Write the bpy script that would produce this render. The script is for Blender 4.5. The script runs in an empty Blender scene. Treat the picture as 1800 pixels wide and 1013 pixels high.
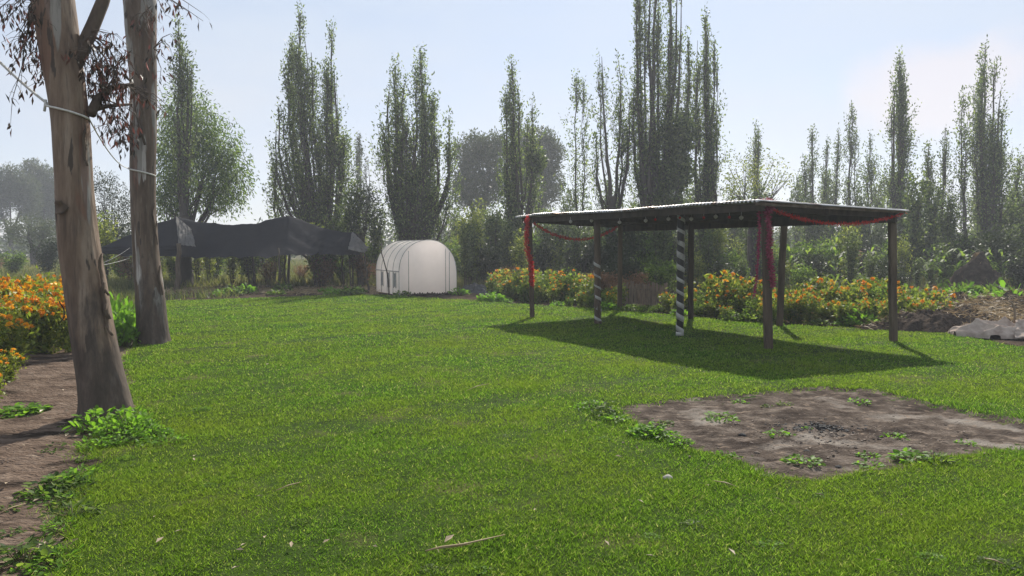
import bpy, math, random
import numpy as np
from mathutils import Vector, Matrix

random.seed(7)
S = bpy.context.scene
COL = S.collection
R = math.radians

# ------------------------------------------------------------------ camera
F, CX, CY, CAMH = 1300.0, 900.0, 506.5, 1.6
PITCH = math.atan((CY - 436.0) / F)
cam_data = bpy.data.cameras.new("camera")
cam_data.sensor_width = 36.0
cam_data.lens = 36.0 * F / 1800.0
cam_data.clip_start = 0.05
cam_data.clip_end = 2000.0
cam = bpy.data.objects.new("camera", cam_data)
cam.location = (0, 0, CAMH)
cam.rotation_euler = (math.pi / 2 - PITCH, 0, 0)
COL.objects.link(cam)
S.camera = cam

# ------------------------------------------------------------------ sky and sun
SUN_AZ, SUN_EL = R(14.0), R(40.6)
world = bpy.data.worlds.new("World")
S.world = world
world.use_nodes = True
nt = world.node_tree
nt.nodes.clear()
wo = nt.nodes.new('ShaderNodeOutputWorld')
bg = nt.nodes.new('ShaderNodeBackground')
sky = nt.nodes.new('ShaderNodeTexSky')
sky.sky_type = 'NISHITA'
sky.sun_disc = False
sky.sun_elevation = SUN_EL
sky.sun_rotation = SUN_AZ
sky.altitude = 2200
sky.air_density = 1.0
sky.dust_density = 2.2
sky.ozone_density = 1.5
tc = nt.nodes.new('ShaderNodeTexCoord')
# thin high cloud veils, denser towards the horizon
mp = nt.nodes.new('ShaderNodeMapping'); mp.inputs['Scale'].default_value = (2.2, 2.2, 6.5)
mp.inputs['Location'].default_value = (0.35, 0.1, 0.2)
nz = nt.nodes.new('ShaderNodeTexNoise'); nz.inputs['Scale'].default_value = 1.6
nz.inputs['Detail'].default_value = 4; nz.inputs['Roughness'].default_value = 0.5
rm = nt.nodes.new('ShaderNodeMapRange')
rm.inputs[1].default_value = 0.35; rm.inputs[2].default_value = 0.75
rm.inputs[3].default_value = 0.62; rm.inputs[4].default_value = 0.93
mx = nt.nodes.new('ShaderNodeMix'); mx.data_type = 'RGBA'
L_ = nt.links.new
sxyz = nt.nodes.new('ShaderNodeSeparateXYZ'); L_(tc.outputs['Generated'], sxyz.inputs[0])
er = nt.nodes.new('ShaderNodeMapRange'); er.inputs[1].default_value = 0.0; er.inputs[2].default_value = 0.32; L_(sxyz.outputs['Z'], er.inputs[0])
vm = nt.nodes.new('ShaderNodeMix'); vm.data_type = 'RGBA'; L_(er.outputs[0], vm.inputs['Factor'])
vm.inputs['A'].default_value = (6.2, 6.05, 6.2, 1); vm.inputs['B'].default_value = (5.5, 6.15, 7.0, 1)
L_(vm.outputs['Result'], mx.inputs['B'])
L_(tc.outputs['Generated'], mp.inputs['Vector']); L_(mp.outputs['Vector'], nz.inputs['Vector'])
L_(nz.outputs['Fac'], rm.inputs[0]); L_(rm.outputs[0], mx.inputs['Factor'])
L_(sky.outputs['Color'], mx.inputs['A']); # one soft warm cumulus low on the right, broken up by noise
cd_ = Vector((760 / 1300, 1.0, 275 / 1300)).normalized()
cm = nt.nodes.new('ShaderNodeVectorMath'); cm.operation = 'SUBTRACT'; cm.inputs[1].default_value = cd_
cs = nt.nodes.new('ShaderNodeVectorMath'); cs.operation = 'MULTIPLY'; cs.inputs[1].default_value = (1, 1, 1.7)
cl_ = nt.nodes.new('ShaderNodeVectorMath'); cl_.operation = 'LENGTH'
cn = nt.nodes.new('ShaderNodeTexNoise'); cn.inputs['Scale'].default_value = 9; cn.inputs['Detail'].default_value = 5
ca = nt.nodes.new('ShaderNodeMath'); ca.operation = 'MULTIPLY_ADD'; ca.inputs[1].default_value = 0.16
cr_ = nt.nodes.new('ShaderNodeMapRange'); cr_.interpolation_type = 'SMOOTHSTEP'
cr_.inputs[1].default_value = 0.20; cr_.inputs[2].default_value = 0.13; cr_.inputs[3].default_value = 0.0; cr_.inputs[4].default_value = 0.6
cx_ = nt.nodes.new('ShaderNodeMix'); cx_.data_type = 'RGBA'; cx_.inputs['B'].default_value = (7.3, 6.6, 6.6, 1)
L_(tc.outputs['Generated'], cm.inputs[0]); L_(cm.outputs[0], cs.inputs[0]); L_(cs.outputs[0], cl_.inputs[0])
L_(tc.outputs['Generated'], cn.inputs['Vector']); L_(cn.outputs['Fac'], ca.inputs[0]); L_(cl_.outputs['Value'], ca.inputs[2])
L_(ca.outputs[0], cr_.inputs[0]); L_(cr_.outputs[0], cx_.inputs['Factor']); L_(mx.outputs['Result'], cx_.inputs['A'])
L_(cx_.outputs['Result'], bg.inputs['Color'])
L_(bg.outputs['Background'], wo.inputs['Surface'])
bg.inputs['Strength'].default_value = 0.088

sun_d = bpy.data.lights.new("sun", 'SUN')
sun_d.energy = 5.0
sun_d.angle = R(0.53)
sun_d.color = (1.0, 0.94, 0.84)
sun = bpy.data.objects.new("sun", sun_d)
sv = Vector((math.sin(SUN_AZ) * math.cos(SUN_EL), math.cos(SUN_AZ) * math.cos(SUN_EL), math.sin(SUN_EL)))
sun.rotation_euler = (-sv).to_track_quat('-Z', 'Y').to_euler()
sun.location = sv * 60
COL.objects.link(sun)

S.view_settings.view_transform = 'Standard'
S.view_settings.look = 'None'
S.view_settings.exposure = 0.55
S.view_settings.gamma = 1.0
S.render.engine = 'CYCLES'
S.cycles.max_bounces = 6
S.cycles.diffuse_bounces = 3
S.cycles.transmission_bounces = 4
S.cycles.glossy_bounces = 2
S.cycles.volume_bounces = 0
S.cycles.use_denoising = True
S.cycles.sample_clamp_indirect = 6.0

HAZE_DENSITY = 0.0016

# ------------------------------------------------------------------ helpers
_cp, _sp = math.cos(PITCH), math.sin(PITCH)
def ray(px, py):
    u, v = (px - CX) / F, -(py - CY) / F
    return (u, _cp + v * _sp, -_sp + v * _cp)
def gp(px, py, z=0.0):
    u, y, w = ray(px, py); t = (z - CAMH) / w
    return (u * t, y * t)
def at(px, py, Y):
    u, y, w = ray(px, py); t = Y / y
    return Vector((u * t, Y, CAMH + w * t))

_fr = np.random.default_rng(3)
_K = _fr.normal(0, 1, (14, 2)); _PH = _fr.uniform(0, 6.28, 14)
def fbm(x, y, s=1.0, seed=0):
    x = np.asarray(x, float) * s + seed * 17.3; y = np.asarray(y, float) * s - seed * 9.1
    r = 0
    for i in range(14):
        k = 1.0 + i * 0.45
        r = r + np.sin((_K[i, 0] * x + _K[i, 1] * y) * k + _PH[i] + seed) / (1.0 + i * 0.35)
    return r / 3.2
def sdf(px, py, poly):
    """signed distance, negative inside"""
    x = np.asarray(px, float); y = np.asarray(py, float)
    d = np.full(x.shape, 1e9); ins = np.zeros(x.shape, bool)
    n = len(poly)
    for i in range(n):
        ax, ay = poly[i]; bx, by = poly[(i + 1) % n]
        ex, ey = bx - ax, by - ay
        wx, wy = x - ax, y - ay
        t = np.clip((wx * ex + wy * ey) / (ex * ex + ey * ey + 1e-12), 0, 1)
        d = np.minimum(d, np.hypot(wx - ex * t, wy - ey * t))
        c = ((ay > y) != (by > y)) & (x < (bx - ax) * (y - ay) / ((by - ay) if by != ay else 1e-9) + ax)
        ins ^= c
    return np.where(ins, -d, d)

def mesh_np(name, V, Fc):
    V = np.asarray(V, np.float32); Fc = np.asarray(Fc, np.int32)
    m = bpy.data.meshes.new(name)
    k = Fc.shape[1]; n = len(Fc)
    m.vertices.add(len(V)); m.vertices.foreach_set('co', V.ravel())
    m.loops.add(n * k); m.loops.foreach_set('vertex_index', Fc.ravel())
    m.polygons.add(n)
    m.polygons.foreach_set('loop_start', np.arange(0, n * k, k, dtype=np.int32))
    m.polygons.foreach_set('loop_total', np.full(n, k, np.int32))
    m.update(calc_edges=True)
    return m

class MB:
    """mesh builder; quads and tris collected, built as one part"""
    def __init__(s): s.v = []; s.f = []; s.n = 0
    def add(s, V, Fc):
        V = np.asarray(V, float).reshape(-1, 3)
        s.v.append(V)
        for f in Fc: s.f.append([i + s.n for i in f])
        s.n += len(V); return s
    def box(s, c, size, rot=None):
        x, y, z = [a / 2 for a in size]
        V = [Vector(p) for p in ((-x,-y,-z),(x,-y,-z),(x,y,-z),(-x,y,-z),(-x,-y,z),(x,-y,z),(x,y,z),(-x,y,z))]
        if rot is not None: V = [rot @ p for p in V]
        V = [p + Vector(c) for p in V]
        return s.add([tuple(p) for p in V], [(0,3,2,1),(4,5,6,7),(0,1,5,4),(1,2,6,5),(2,3,7,6),(3,0,4,7)])
    def tube(s, pts, rad, sides=8, cap=True, jit=0.0, seed=0, square=False):
        pts = [Vector(p) for p in pts]; n = len(pts)
        if not hasattr(rad, '__len__'): rad = [rad] * n
        V = []; prev = None
        rg = np.random.default_rng(seed)
        for i, p in enumerate(pts):
            t = (pts[min(i + 1, n - 1)] - pts[max(i - 1, 0)])
            if t.length < 1e-9: t = Vector((0, 0, 1))
            t.normalize()
            if prev is None:
                a = Vector((1, 0, 0)) if abs(t.x) < 0.9 else Vector((0, 1, 0))
                u = (a - t * a.dot(t)).normalized()
            else:
                u = (prev - t * prev.dot(t)).normalized()
            prev = u; w = t.cross(u)
            for k in range(sides):
                an = 2 * math.pi * (k + (0.5 if square else 0)) / sides
                r = rad[i] * (1 + (rg.uniform(-jit, jit) if jit else 0)) * (1.25 if square else 1)
                V.append(tuple(p + (u * math.cos(an) + w * math.sin(an)) * r))
        Fc = []
        for i in range(n - 1):
            for k in range(sides):
                a, b = i * sides + k, i * sides + (k + 1) % sides
                Fc.append((a, b, b + sides, a + sides))
        if cap:
            Fc.append(tuple(range(sides - 1, -1, -1)))
            Fc.append(tuple((n - 1) * sides + k for k in range(sides)))
        return s.add(V, Fc)
    def quads(s, V):          # V: (n,4,3)
        V = np.asarray(V, float); n = len(V)
        s.v.append(V.reshape(-1, 3))
        base = np.arange(n * 4).reshape(n, 4) + s.n
        s.f.extend(base.tolist()); s.n += n * 4; return s
    def mesh(s, name, smooth=False):
        m = bpy.data.meshes.new(name)
        V = np.concatenate(s.v) if s.v else np.zeros((0, 3))
        m.from_pydata(V.tolist(), [], s.f); m.update()
        if smooth: m.polygons.foreach_set('use_smooth', [True] * len(m.polygons))
        return m

def obj(name, mesh, mat=None, parent=None, loc=None):
    o = bpy.data.objects.new(name, mesh)
    if mat is not None and mesh is not None and len(mesh.materials) == 0: mesh.materials.append(mat)
    COL.objects.link(o)
    if parent is not None: o.parent = parent
    if loc is not None: o.location = loc
    return o
def tag(o, label=None, cat=None, group=None, kind=None):
    if label: o['label'] = label
    if cat: o['category'] = cat
    if group: o['group'] = group
    if kind: o['kind'] = kind
    return o
def thing(name, label, cat, loc=(0, 0, 0), rz=0.0, group=None):
    o = bpy.data.objects.new(name, None); o.empty_display_size = 0.2
    COL.objects.link(o); o.location = loc; o.rotation_euler = (0, 0, rz)
    return tag(o, label, cat, group)
def copy_thing(root, loc, rz=0.0, scale=None, label=None, group=None):
    r = root.copy(); COL.objects.link(r); r.location = loc; r.rotation_euler = (0, 0, rz)
    if scale is not None: r.scale = scale if hasattr(scale, '__len__') else (scale,) * 3
    if label: r['label'] = label
    if group: r['group'] = group
    for ch in KIDS.get(root.name, list(root.children)):
        c = ch.copy(); COL.objects.link(c); c.parent = r
    return r
KIDS = {}

def hgt(x, y):
    x = np.asarray(x, float); y = np.asarray(y, float)
    e = np.clip(np.minimum(np.minimum(x + 18, 20 - x), np.minimum(y + 2, 32 - y)) / 2.0, 0, 1)
    h = 0.022 * fbm(x, y, 0.55, 1) + 0.008 * fbm(x, y, 2.3, 2)
    return h * e

# ------------------------------------------------------------------ materials
def new_mat(name):
    m = bpy.data.materials.new(name); m.use_nodes = True
    n = m.node_tree; n.nodes.clear()
    out = n.nodes.new('ShaderNodeOutputMaterial')
    return m, n, out
def ramp(n, stops, interp='LINEAR'):
    r = n.nodes.new('ShaderNodeValToRGB'); r.color_ramp.interpolation = interp
    e = r.color_ramp.elements
    while len(e) < len(stops): e.new(0.5)
    for i, (p, c) in enumerate(stops):
        e[i].position = p; e[i].color = (*c, 1)
    return r
def surf_mat(name, stops, scale=8.0, vec=(1, 1, 1), rough=0.85, bump=0.3, bscale=None, detail=6, metallic=0.0,
             second=None, dist=0.02, spec=0.3):
    """noise-coloured principled; second=(colour, scale, lo, hi) adds blotches"""
    m, n, out = new_mat(name)
    b = n.nodes.new('ShaderNodeBsdfPrincipled'); b.inputs['Roughness'].default_value = rough
    b.inputs['Metallic'].default_value = metallic; b.inputs['Specular IOR Level'].default_value = spec
    tcn = n.nodes.new('ShaderNodeTexCoord'); mpn = n.nodes.new('ShaderNodeMapping')
    mpn.inputs['Scale'].default_value = vec
    nzn = n.nodes.new('ShaderNodeTexNoise'); nzn.inputs['Scale'].default_value = scale
    nzn.inputs['Detail'].default_value = detail; nzn.inputs['Roughness'].default_value = 0.62
    r = ramp(n, stops); l = n.links.new
    l(tcn.outputs['Object'], mpn.inputs['Vector']); l(mpn.outputs['Vector'], nzn.inputs['Vector'])
    l(nzn.outputs['Fac'], r.inputs['Fac'])
    colr = r.outputs['Color']
    if second:
        for (c2, s2, lo, hi) in (second if isinstance(second, list) else [second]):
            n2 = n.nodes.new('ShaderNodeTexNoise'); n2.inputs['Scale'].default_value = s2
            n2.inputs['Detail'].default_value = 5
            mr = n.nodes.new('ShaderNodeMapRange'); mr.inputs[1].default_value = lo; mr.inputs[2].default_value = hi
            mxn = n.nodes.new('ShaderNodeMix'); mxn.data_type = 'RGBA'; mxn.inputs['B'].default_value = (*c2, 1)
            l(mpn.outputs['Vector'], n2.inputs['Vector']); l(n2.outputs['Fac'], mr.inputs[0])
            l(mr.outputs[0], mxn.inputs['Factor']); l(colr, mxn.inputs['A']); colr = mxn.outputs['Result']
    l(colr, b.inputs['Base Color'])
    if bump:
        bn = n.nodes.new('ShaderNodeTexNoise'); bn.inputs['Scale'].default_value = bscale or scale * 3
        bn.inputs['Detail'].default_value = 6
        bp = n.nodes.new('ShaderNodeBump'); bp.inputs['Strength'].default_value = bump; bp.inputs['Distance'].default_value = dist
        l(mpn.outputs['Vector'], bn.inputs['Vector']); l(bn.outputs['Fac'], bp.inputs['Height']); l(bp.outputs['Normal'], b.inputs['Normal'])
    l(b.outputs['BSDF'], out.inputs['Surface'])
    return m
def leaf_mat(name, stops, trans=(0.2, 0.3, 0.05), tmix=0.4, rough=0.5, patch=0.0, pscale=0.8, spec=0.25, pcol=None):
    """per-leaf random colour; light passes through"""
    m, n, out = new_mat(name); l = n.links.new
    geo = n.nodes.new('ShaderNodeNewGeometry')
    r = ramp(n, stops); l(geo.outputs['Random Per Island'], r.inputs['Fac'])
    c = r.outputs['Color']
    if patch:
        tcn = n.nodes.new('ShaderNodeTexCoord')
        p = n.nodes.new('ShaderNodeTexNoise'); p.inputs['Scale'].default_value = pscale; p.inputs['Detail'].default_value = 4
        mr = n.nodes.new('ShaderNodeMapRange'); mr.inputs[1].default_value = 0.35; mr.inputs[2].default_value = 0.68
        mr.inputs[4].default_value = patch
        mxn = n.nodes.new('ShaderNodeMix'); mxn.data_type = 'RGBA'
        mxn.inputs['B'].default_value = (*(pcol or (0.10, 0.13, 0.03)), 1)
        l(tcn.outputs['Object'], p.inputs['Vector']); l(p.outputs['Fac'], mr.inputs[0]); l(mr.outputs[0], mxn.inputs['Factor'])
        l(c, mxn.inputs['A']); c = mxn.outputs['Result']
    b = n.nodes.new('ShaderNodeBsdfPrincipled'); b.inputs['Roughness'].default_value = rough
    b.inputs['Specular IOR Level'].default_value = spec
    t = n.nodes.new('ShaderNodeBsdfTranslucent')
    ml = n.nodes.new('ShaderNodeMix'); ml.data_type = 'RGBA'; ml.blend_type = 'MULTIPLY'; ml.inputs['Factor'].default_value = 1
    ml.inputs['B'].default_value = (*trans, 1)
    l(c, ml.inputs['A']); l(ml.outputs['Result'], t.inputs['Color']); l(c, b.inputs['Base Color'])
    ms = n.nodes.new('ShaderNodeMixShader'); ms.inputs['Fac'].default_value = tmix
    l(b.outputs['BSDF'], ms.inputs[1]); l(t.outputs['BSDF'], ms.inputs[2]); l(ms.outputs['Shader'], out.inputs['Surface'])
    return m

M = {}
M['grass'] = leaf_mat('grass_blades', [(0, (0.018, 0.048, 0.006)), (0.45, (0.066, 0.140, 0.014)), (0.82, (0.130, 0.220, 0.028)), (0.94, (0.19, 0.24, 0.06)), (1, (0.36, 0.33, 0.18))],
                      trans=(2.0, 2.2, 1.2), tmix=0.5, patch=0.6, pscale=0.55, rough=0.7, spec=0.05, pcol=(0.150, 0.178, 0.022))
M['lawn'] = surf_mat('lawn_turf', [(0.3, (0.020, 0.032, 0.008)), (0.5, (0.032, 0.055, 0.010)), (0.7, (0.05, 0.075, 0.015))], scale=5, bump=0.6, bscale=60, spec=0.02,
                     second=((0.09, 0.085, 0.035), 1.4, 0.56, 0.70))
M['soil'] = surf_mat('dry_soil', [(0.28, (0.038, 0.030, 0.026)), (0.5, (0.100, 0.080, 0.066)), (0.68, (0.20, 0.165, 0.138))], scale=4.5, spec=0.0, bump=1.0, bscale=40, dist=0.03,
                     vec=(1, 1.6, 1), second=[((0.25, 0.22, 0.19), 1.3, 0.56, 0.66), ((0.04, 0.032, 0.028), 0.9, 0.54, 0.64), ((0.22, 0.17, 0.13), 9.0, 0.60, 0.70)])
M['path'] = surf_mat('path_soil', [(0.25, (0.06, 0.043, 0.033)), (0.5, (0.135, 0.098, 0.075)), (0.72, (0.21, 0.16, 0.125))], scale=2.6, spec=0.0, bump=1.0, bscale=22, dist=0.05,
                     vec=(0.7, 2.2, 1), second=[((0.05, 0.038, 0.03), 1.6, 0.55, 0.64), ((0.23, 0.18, 0.14), 7.0, 0.60, 0.70)])
M['garden'] = surf_mat('garden_soil', [(0.3, (0.030, 0.023, 0.018)), (0.6, (0.075, 0.057, 0.043))], scale=3, spec=0.0, bump=0.8, bscale=15, dist=0.04)
M['mound'] = surf_mat('mound_soil', [(0.3, (0.028, 0.022, 0.019)), (0.55, (0.065, 0.052, 0.043)), (0.75, (0.13, 0.10, 0.078))], scale=6, spec=0.0, bump=0.9, bscale=18, dist=0.05)
M['field'] = surf_mat('field_ground', [(0.3, (0.06, 0.065, 0.025)), (0.5, (0.12, 0.11, 0.05)), (0.7, (0.17, 0.15, 0.075))], scale=0.35, spec=0.0, bump=0.6, bscale=6, dist=0.1)
M['bark_euc'] = None
M['bark'] = surf_mat('willow_bark', [(0.3, (0.035, 0.028, 0.024)), (0.6, (0.075, 0.06, 0.05))], scale=4, vec=(1, 1, .3), bump=0.7)
M['post'] = surf_mat('weathered_post', [(0.3, (0.045, 0.032, 0.022)), (0.5, (0.09, 0.065, 0.045)), (0.7, (0.15, 0.115, 0.08))], scale=9, vec=(1, 1, .15), bump=0.6)
M['postdark'] = surf_mat('dark_post', [(0.3, (0.025, 0.018, 0.013)), (0.6, (0.06, 0.045, 0.032))], scale=9, vec=(1, 1, .15), bump=0.6)
M['metal'] = surf_mat('galvanised_sheet', [(0.3, (0.24, 0.21, 0.19)), (0.5, (0.42, 0.41, 0.40)), (0.7, (0.62, 0.63, 0.64))], scale=3.0, rough=0.42, metallic=0.6, bump=0.1,
                      second=((0.16, 0.09, 0.05), 2.2, 0.52, 0.66))
M['rib'] = surf_mat('grey_steel_rib', [(0.3, (0.22, 0.22, 0.21)), (0.7, (0.34, 0.34, 0.33))], scale=6, rough=0.5, metallic=0.2, bump=0.1)
M['black'] = surf_mat('black_plastic', [(0.3, (0.01, 0.01, 0.012)), (0.7, (0.025, 0.025, 0.028))], scale=6, rough=0.35, bump=0.4, spec=0.5)
M['white_tape'] = surf_mat('white_tape', [(0.3, (0.26, 0.25, 0.23)), (0.7, (0.46, 0.45, 0.42))], scale=9, rough=0.5, bump=0.1)
M['black_tape'] = surf_mat('black_tape', [(0.3, (0.012, 0.012, 0.012)), (0.7, (0.03, 0.03, 0.03))], scale=9, rough=0.4, bump=0.1)
M['rope'] = surf_mat('white_rope', [(0.3, (0.5, 0.48, 0.44)), (0.7, (0.7, 0.68, 0.64))], scale=40, bump=0.4)
M['stick'] = surf_mat('dead_wood', [(0.3, (0.13, 0.10, 0.07)), (0.7, (0.32, 0.25, 0.18))], scale=10, vec=(1, 1, .3), bump=0.5)
M['straw'] = leaf_mat('straw', [(0, (0.22, 0.15, 0.08)), (0.5, (0.36, 0.27, 0.15)), (1, (0.50, 0.40, 0.25))], trans=(1, .9, .7), tmix=0.2)
M['char'] = surf_mat('charcoal', [(0.3, (0.01, 0.01, 0.01)), (0.7, (0.04, 0.04, 0.042))], scale=20, bump=0.6)
M['stone'] = surf_mat('clod', [(0.3, (0.08, 0.06, 0.05)), (0.7, (0.22, 0.17, 0.13))], scale=14, bump=0.6)
M['net'] = None
M['cloth'] = surf_mat('canvas_cloth', [(0.3, (0.26, 0.20, 0.165)), (0.6, (0.46, 0.38, 0.32))], scale=5, spec=0.0, bump=0.4, bscale=60)
M['blackfilm'] = M['black']
M['willow'] = leaf_mat('willow_leaves', [(0, (0.03, 0.048, 0.02)), (0.4, (0.065, 0.095, 0.034)), (0.75, (0.13, 0.17, 0.06)), (1, (0.26, 0.30, 0.13))], trans=(1.6, 1.7, 0.9), tmix=0.5)
M['willow2'] = leaf_mat('grey_willow_leaves', [(0, (0.035, 0.055, 0.028)), (0.5, (0.080, 0.11, 0.045)), (1, (0.20, 0.24, 0.10))], trans=(1.4, 1.5, 0.8), tmix=0.45)
M['yellowgreen'] = leaf_mat('yellow_green_leaves', [(0, (0.06, 0.085, 0.02)), (0.5, (0.14, 0.18, 0.04)), (1, (0.28, 0.30, 0.09))], trans=(1.6, 1.6, 0.8), tmix=0.5)
M['bushgreen'] = leaf_mat('bush_leaves', spec=0.08, stops= [(0, (0.028, 0.05, 0.016)), (0.5, (0.075, 0.125, 0.03)), (1, (0.19, 0.25, 0.07))], trans=(1.7, 1.8, 0.8), tmix=0.48)
M['bright'] = leaf_mat('bright_leaves', spec=0.1, stops= [(0, (0.07, 0.14, 0.018)), (0.5, (0.11, 0.22, 0.025)), (1, (0.17, 0.29, 0.04))], trans=(1.8, 1.9, 1.0), tmix=0.5)
M['far'] = leaf_mat('far_leaves', [(0, (0.045, 0.06, 0.03)), (1, (0.10, 0.12, 0.055))], trans=(1.3, 1.4, 0.8), tmix=0.3)
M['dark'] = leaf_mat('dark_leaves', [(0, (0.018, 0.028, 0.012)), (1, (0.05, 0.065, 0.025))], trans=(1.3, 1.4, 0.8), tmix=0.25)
M['redleaf'] = leaf_mat('eucalyptus_leaves', [(0, (0.02, 0.022, 0.014)), (0.5, (0.05, 0.035, 0.024)), (0.8, (0.14, 0.055, 0.04)), (1, (0.22, 0.08, 0.065))], trans=(1.5, 1.1, 0.9), tmix=0.2)
M['reed'] = leaf_mat('wild_grass', [(0, (0.07, 0.085, 0.03)), (0.5, (0.14, 0.15, 0.05)), (1, (0.27, 0.23, 0.11))], trans=(1.5, 1.5, 0.8), tmix=0.4, patch=0.6, pscale=0.15, pcol=(0.06, 0.10, 0.025))
M['rust'] = leaf_mat('dry_brown_leaves', [(0, (0.12, 0.07, 0.04)), (1, (0.26, 0.16, 0.09))], trans=(1.4, 1.2, 0.9), tmix=0.35)
M['orange'] = leaf_mat('marigold_petals', [(0, (0.72, 0.24, 0.015)), (0.5, (0.82, 0.34, 0.02)), (1, (0.88, 0.46, 0.03))], trans=(1, .9, .6), tmix=0.35)
M['amber'] = leaf_mat('amber_petals', [(0, (0.80, 0.34, 0.015)), (0.6, (0.86, 0.46, 0.02)), (1, (0.88, 0.56, 0.04))], trans=(1, .95, .6), tmix=0.35)
M['marileaf'] = leaf_mat('marigold_leaves', [(0, (0.05, 0.08, 0.018)), (0.5, (0.12, 0.17, 0.035)), (0.85, (0.21, 0.25, 0.06)), (1, (0.30, 0.22, 0.09))], trans=(1.7, 1.7, 0.8), tmix=0.5)
M['marileaf2'] = leaf_mat('pale_marigold_leaves', [(0, (0.08, 0.11, 0.02)), (0.5, (0.15, 0.20, 0.03)), (1, (0.27, 0.28, 0.05))], trans=(1.7, 1.7, 0.8), tmix=0.42)
M['stem'] = surf_mat('green_stem', [(0.3, (0.06, 0.08, 0.025)), (0.7, (0.14, 0.14, 0.05))], scale=8, bump=0)
def tinsel_mat(name, a, b):
    m = leaf_mat(name, [(0, a), (1, b)], trans=(1.2, .7, .7), tmix=0.35, rough=0.25, spec=0.8); return m
M['red'] = tinsel_mat('red_tinsel', (0.38, 0.010, 0.016), (0.72, 0.045, 0.035))
M['pink'] = tinsel_mat('magenta_tinsel', (0.16, 0.010, 0.04), (0.50, 0.07, 0.17))
M['ball'] = surf_mat('white_paper', [(0.3, (0.30, 0.27, 0.25)), (0.7, (0.45, 0.42, 0.39))], scale=10, bump=0.1)
M['deadleaf'] = leaf_mat('dead_leaves', [(0, (0.16, 0.10, 0.06)), (0.5, (0.32, 0.24, 0.15)), (1, (0.55, 0.48, 0.38))], trans=(1, .9, .8), tmix=0.15)

def bark_euc(name, lightness=1.0, white=0.5):
    m, n, out = new_mat(name); l = n.links.new
    b = n.nodes.new('ShaderNodeBsdfPrincipled'); b.inputs['Roughness'].default_value = 0.75
    b.inputs['Specular IOR Level'].default_value = 0.3
    tcn = n.nodes.new('ShaderNodeTexCoord')
    def noise(vec, scale, detail=5, rough=0.6):
        mpn = n.nodes.new('ShaderNodeMapping'); mpn.inputs['Scale'].default_value = vec
        q = n.nodes.new('ShaderNodeTexNoise'); q.inputs['Scale'].default_value = scale
        q.inputs['Detail'].default_value = detail; q.inputs['Roughness'].default_value = rough
        l(tcn.outputs['Object'], mpn.inputs['Vector']); l(mpn.outputs['Vector'], q.inputs['Vector'])
        return q
    k = lightness
    base = ramp(n, [(0.3, (0.13 * k, 0.085 * k, 0.058 * k)), (0.5, (0.23 * k, 0.16 * k, 0.112 * k)), (0.7, (0.32 * k, 0.245 * k, 0.185 * k))])
    l(noise((1, 1, 0.18), 9).outputs['Fac'], base.inputs['Fac'])
    col = base.outputs['Color']
    def blot(c, q, lo, hi, amt=1.0):
        nonlocal col
        mr = n.nodes.new('ShaderNodeMapRange'); mr.inputs[1].default_value = lo; mr.inputs[2].default_value = hi; mr.inputs[4].default_value = amt
        x = n.nodes.new('ShaderNodeMix'); x.data_type = 'RGBA'; x.inputs['B'].default_value = (*c, 1)
        l(q.outputs['Fac'], mr.inputs[0]); l(mr.outputs[0], x.inputs['Factor']); l(col, x.inputs['A']); col = x.outputs['Result']
    blot((0.30, 0.29, 0.27), noise((1, 1, 0.14), 4.2, 3, 0.4), 0.60 - 0.12 * white, 0.62 - 0.12 * white, 0.7)
    blot((0.46, 0.43, 0.40), noise((1, 1, 0.10), 6.3, 3, 0.4), 0.70 - 0.14 * white, 0.715 - 0.14 * white, 0.8)
    blot((0.17, 0.085, 0.055), noise((1, 1, 0.2), 3.3, 4, 0.5), 0.585, 0.61, 0.7)
    blot((0.05, 0.038, 0.03), noise((1.2, 1.2, 0.22), 8.0, 4, 0.55), 0.635, 0.66, 0.9)
    blot((0.055, 0.04, 0.032), noise((1, 1, 0.07), 34, 6, .65), 0.50, 0.66, .55)
    blot((0.36, 0.31, 0.26), noise((1, 1, 0.09), 26, 6, .65), 0.60, 0.72, .35)
    sx = n.nodes.new('ShaderNodeSeparateXYZ'); l(tcn.outputs['Object'], sx.inputs[0])
    ad = n.nodes.new('ShaderNodeMath'); ad.operation = 'MULTIPLY_ADD'; ad.inputs[1].default_value = 2.4
    l(noise((1, 1, .35), 5, 5, .6).outputs['Fac'], ad.inputs[0]); 
    ad.inputs[2].default_value = -1.2
    su = n.nodes.new('ShaderNodeMath'); su.operation = 'SUBTRACT'; l(sx.outputs['Z'], su.inputs[0]); l(ad.outputs[0], su.inputs[1])
    mb_ = n.nodes.new('ShaderNodeMapRange'); mb_.inputs[1].default_value = 1.15; mb_.inputs[2].default_value = .75; mb_.inputs[3].default_value = 0; mb_.inputs[4].default_value = .85
    l(su.outputs[0], mb_.inputs[0])
    old = ramp(n, [(0.3, (0.035, 0.027, 0.022)), (0.55, (0.075, 0.056, 0.045)), (0.72, (0.13, 0.10, 0.08))]); l(noise((1, 1, .3), 16, 6, .7).outputs['Fac'], old.inputs['Fac'])
    xo = n.nodes.new('ShaderNodeMix'); xo.data_type = 'RGBA'; l(mb_.outputs[0], xo.inputs['Factor']); l(col, xo.inputs['A']); l(old.outputs['Color'], xo.inputs['B']); col = xo.outputs['Result']
    l(col, b.inputs['Base Color'])
    bp = n.nodes.new('ShaderNodeBump'); bp.inputs['Strength'].default_value = 1.0; bp.inputs['Distance'].default_value = 0.02
    l(noise((1, 1, 0.15), 12, 8).outputs['Fac'], bp.inputs['Height']); l(bp.outputs['Normal'], b.inputs['Normal'])
    l(b.outputs['BSDF'], out.inputs['Surface'])
    return m
M['bark_euc'] = bark_euc('eucalyptus_bark', 0.88, -0.05)
M['bark_euc2'] = bark_euc('pale_eucalyptus_bark', 0.52, 0.62)

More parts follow.
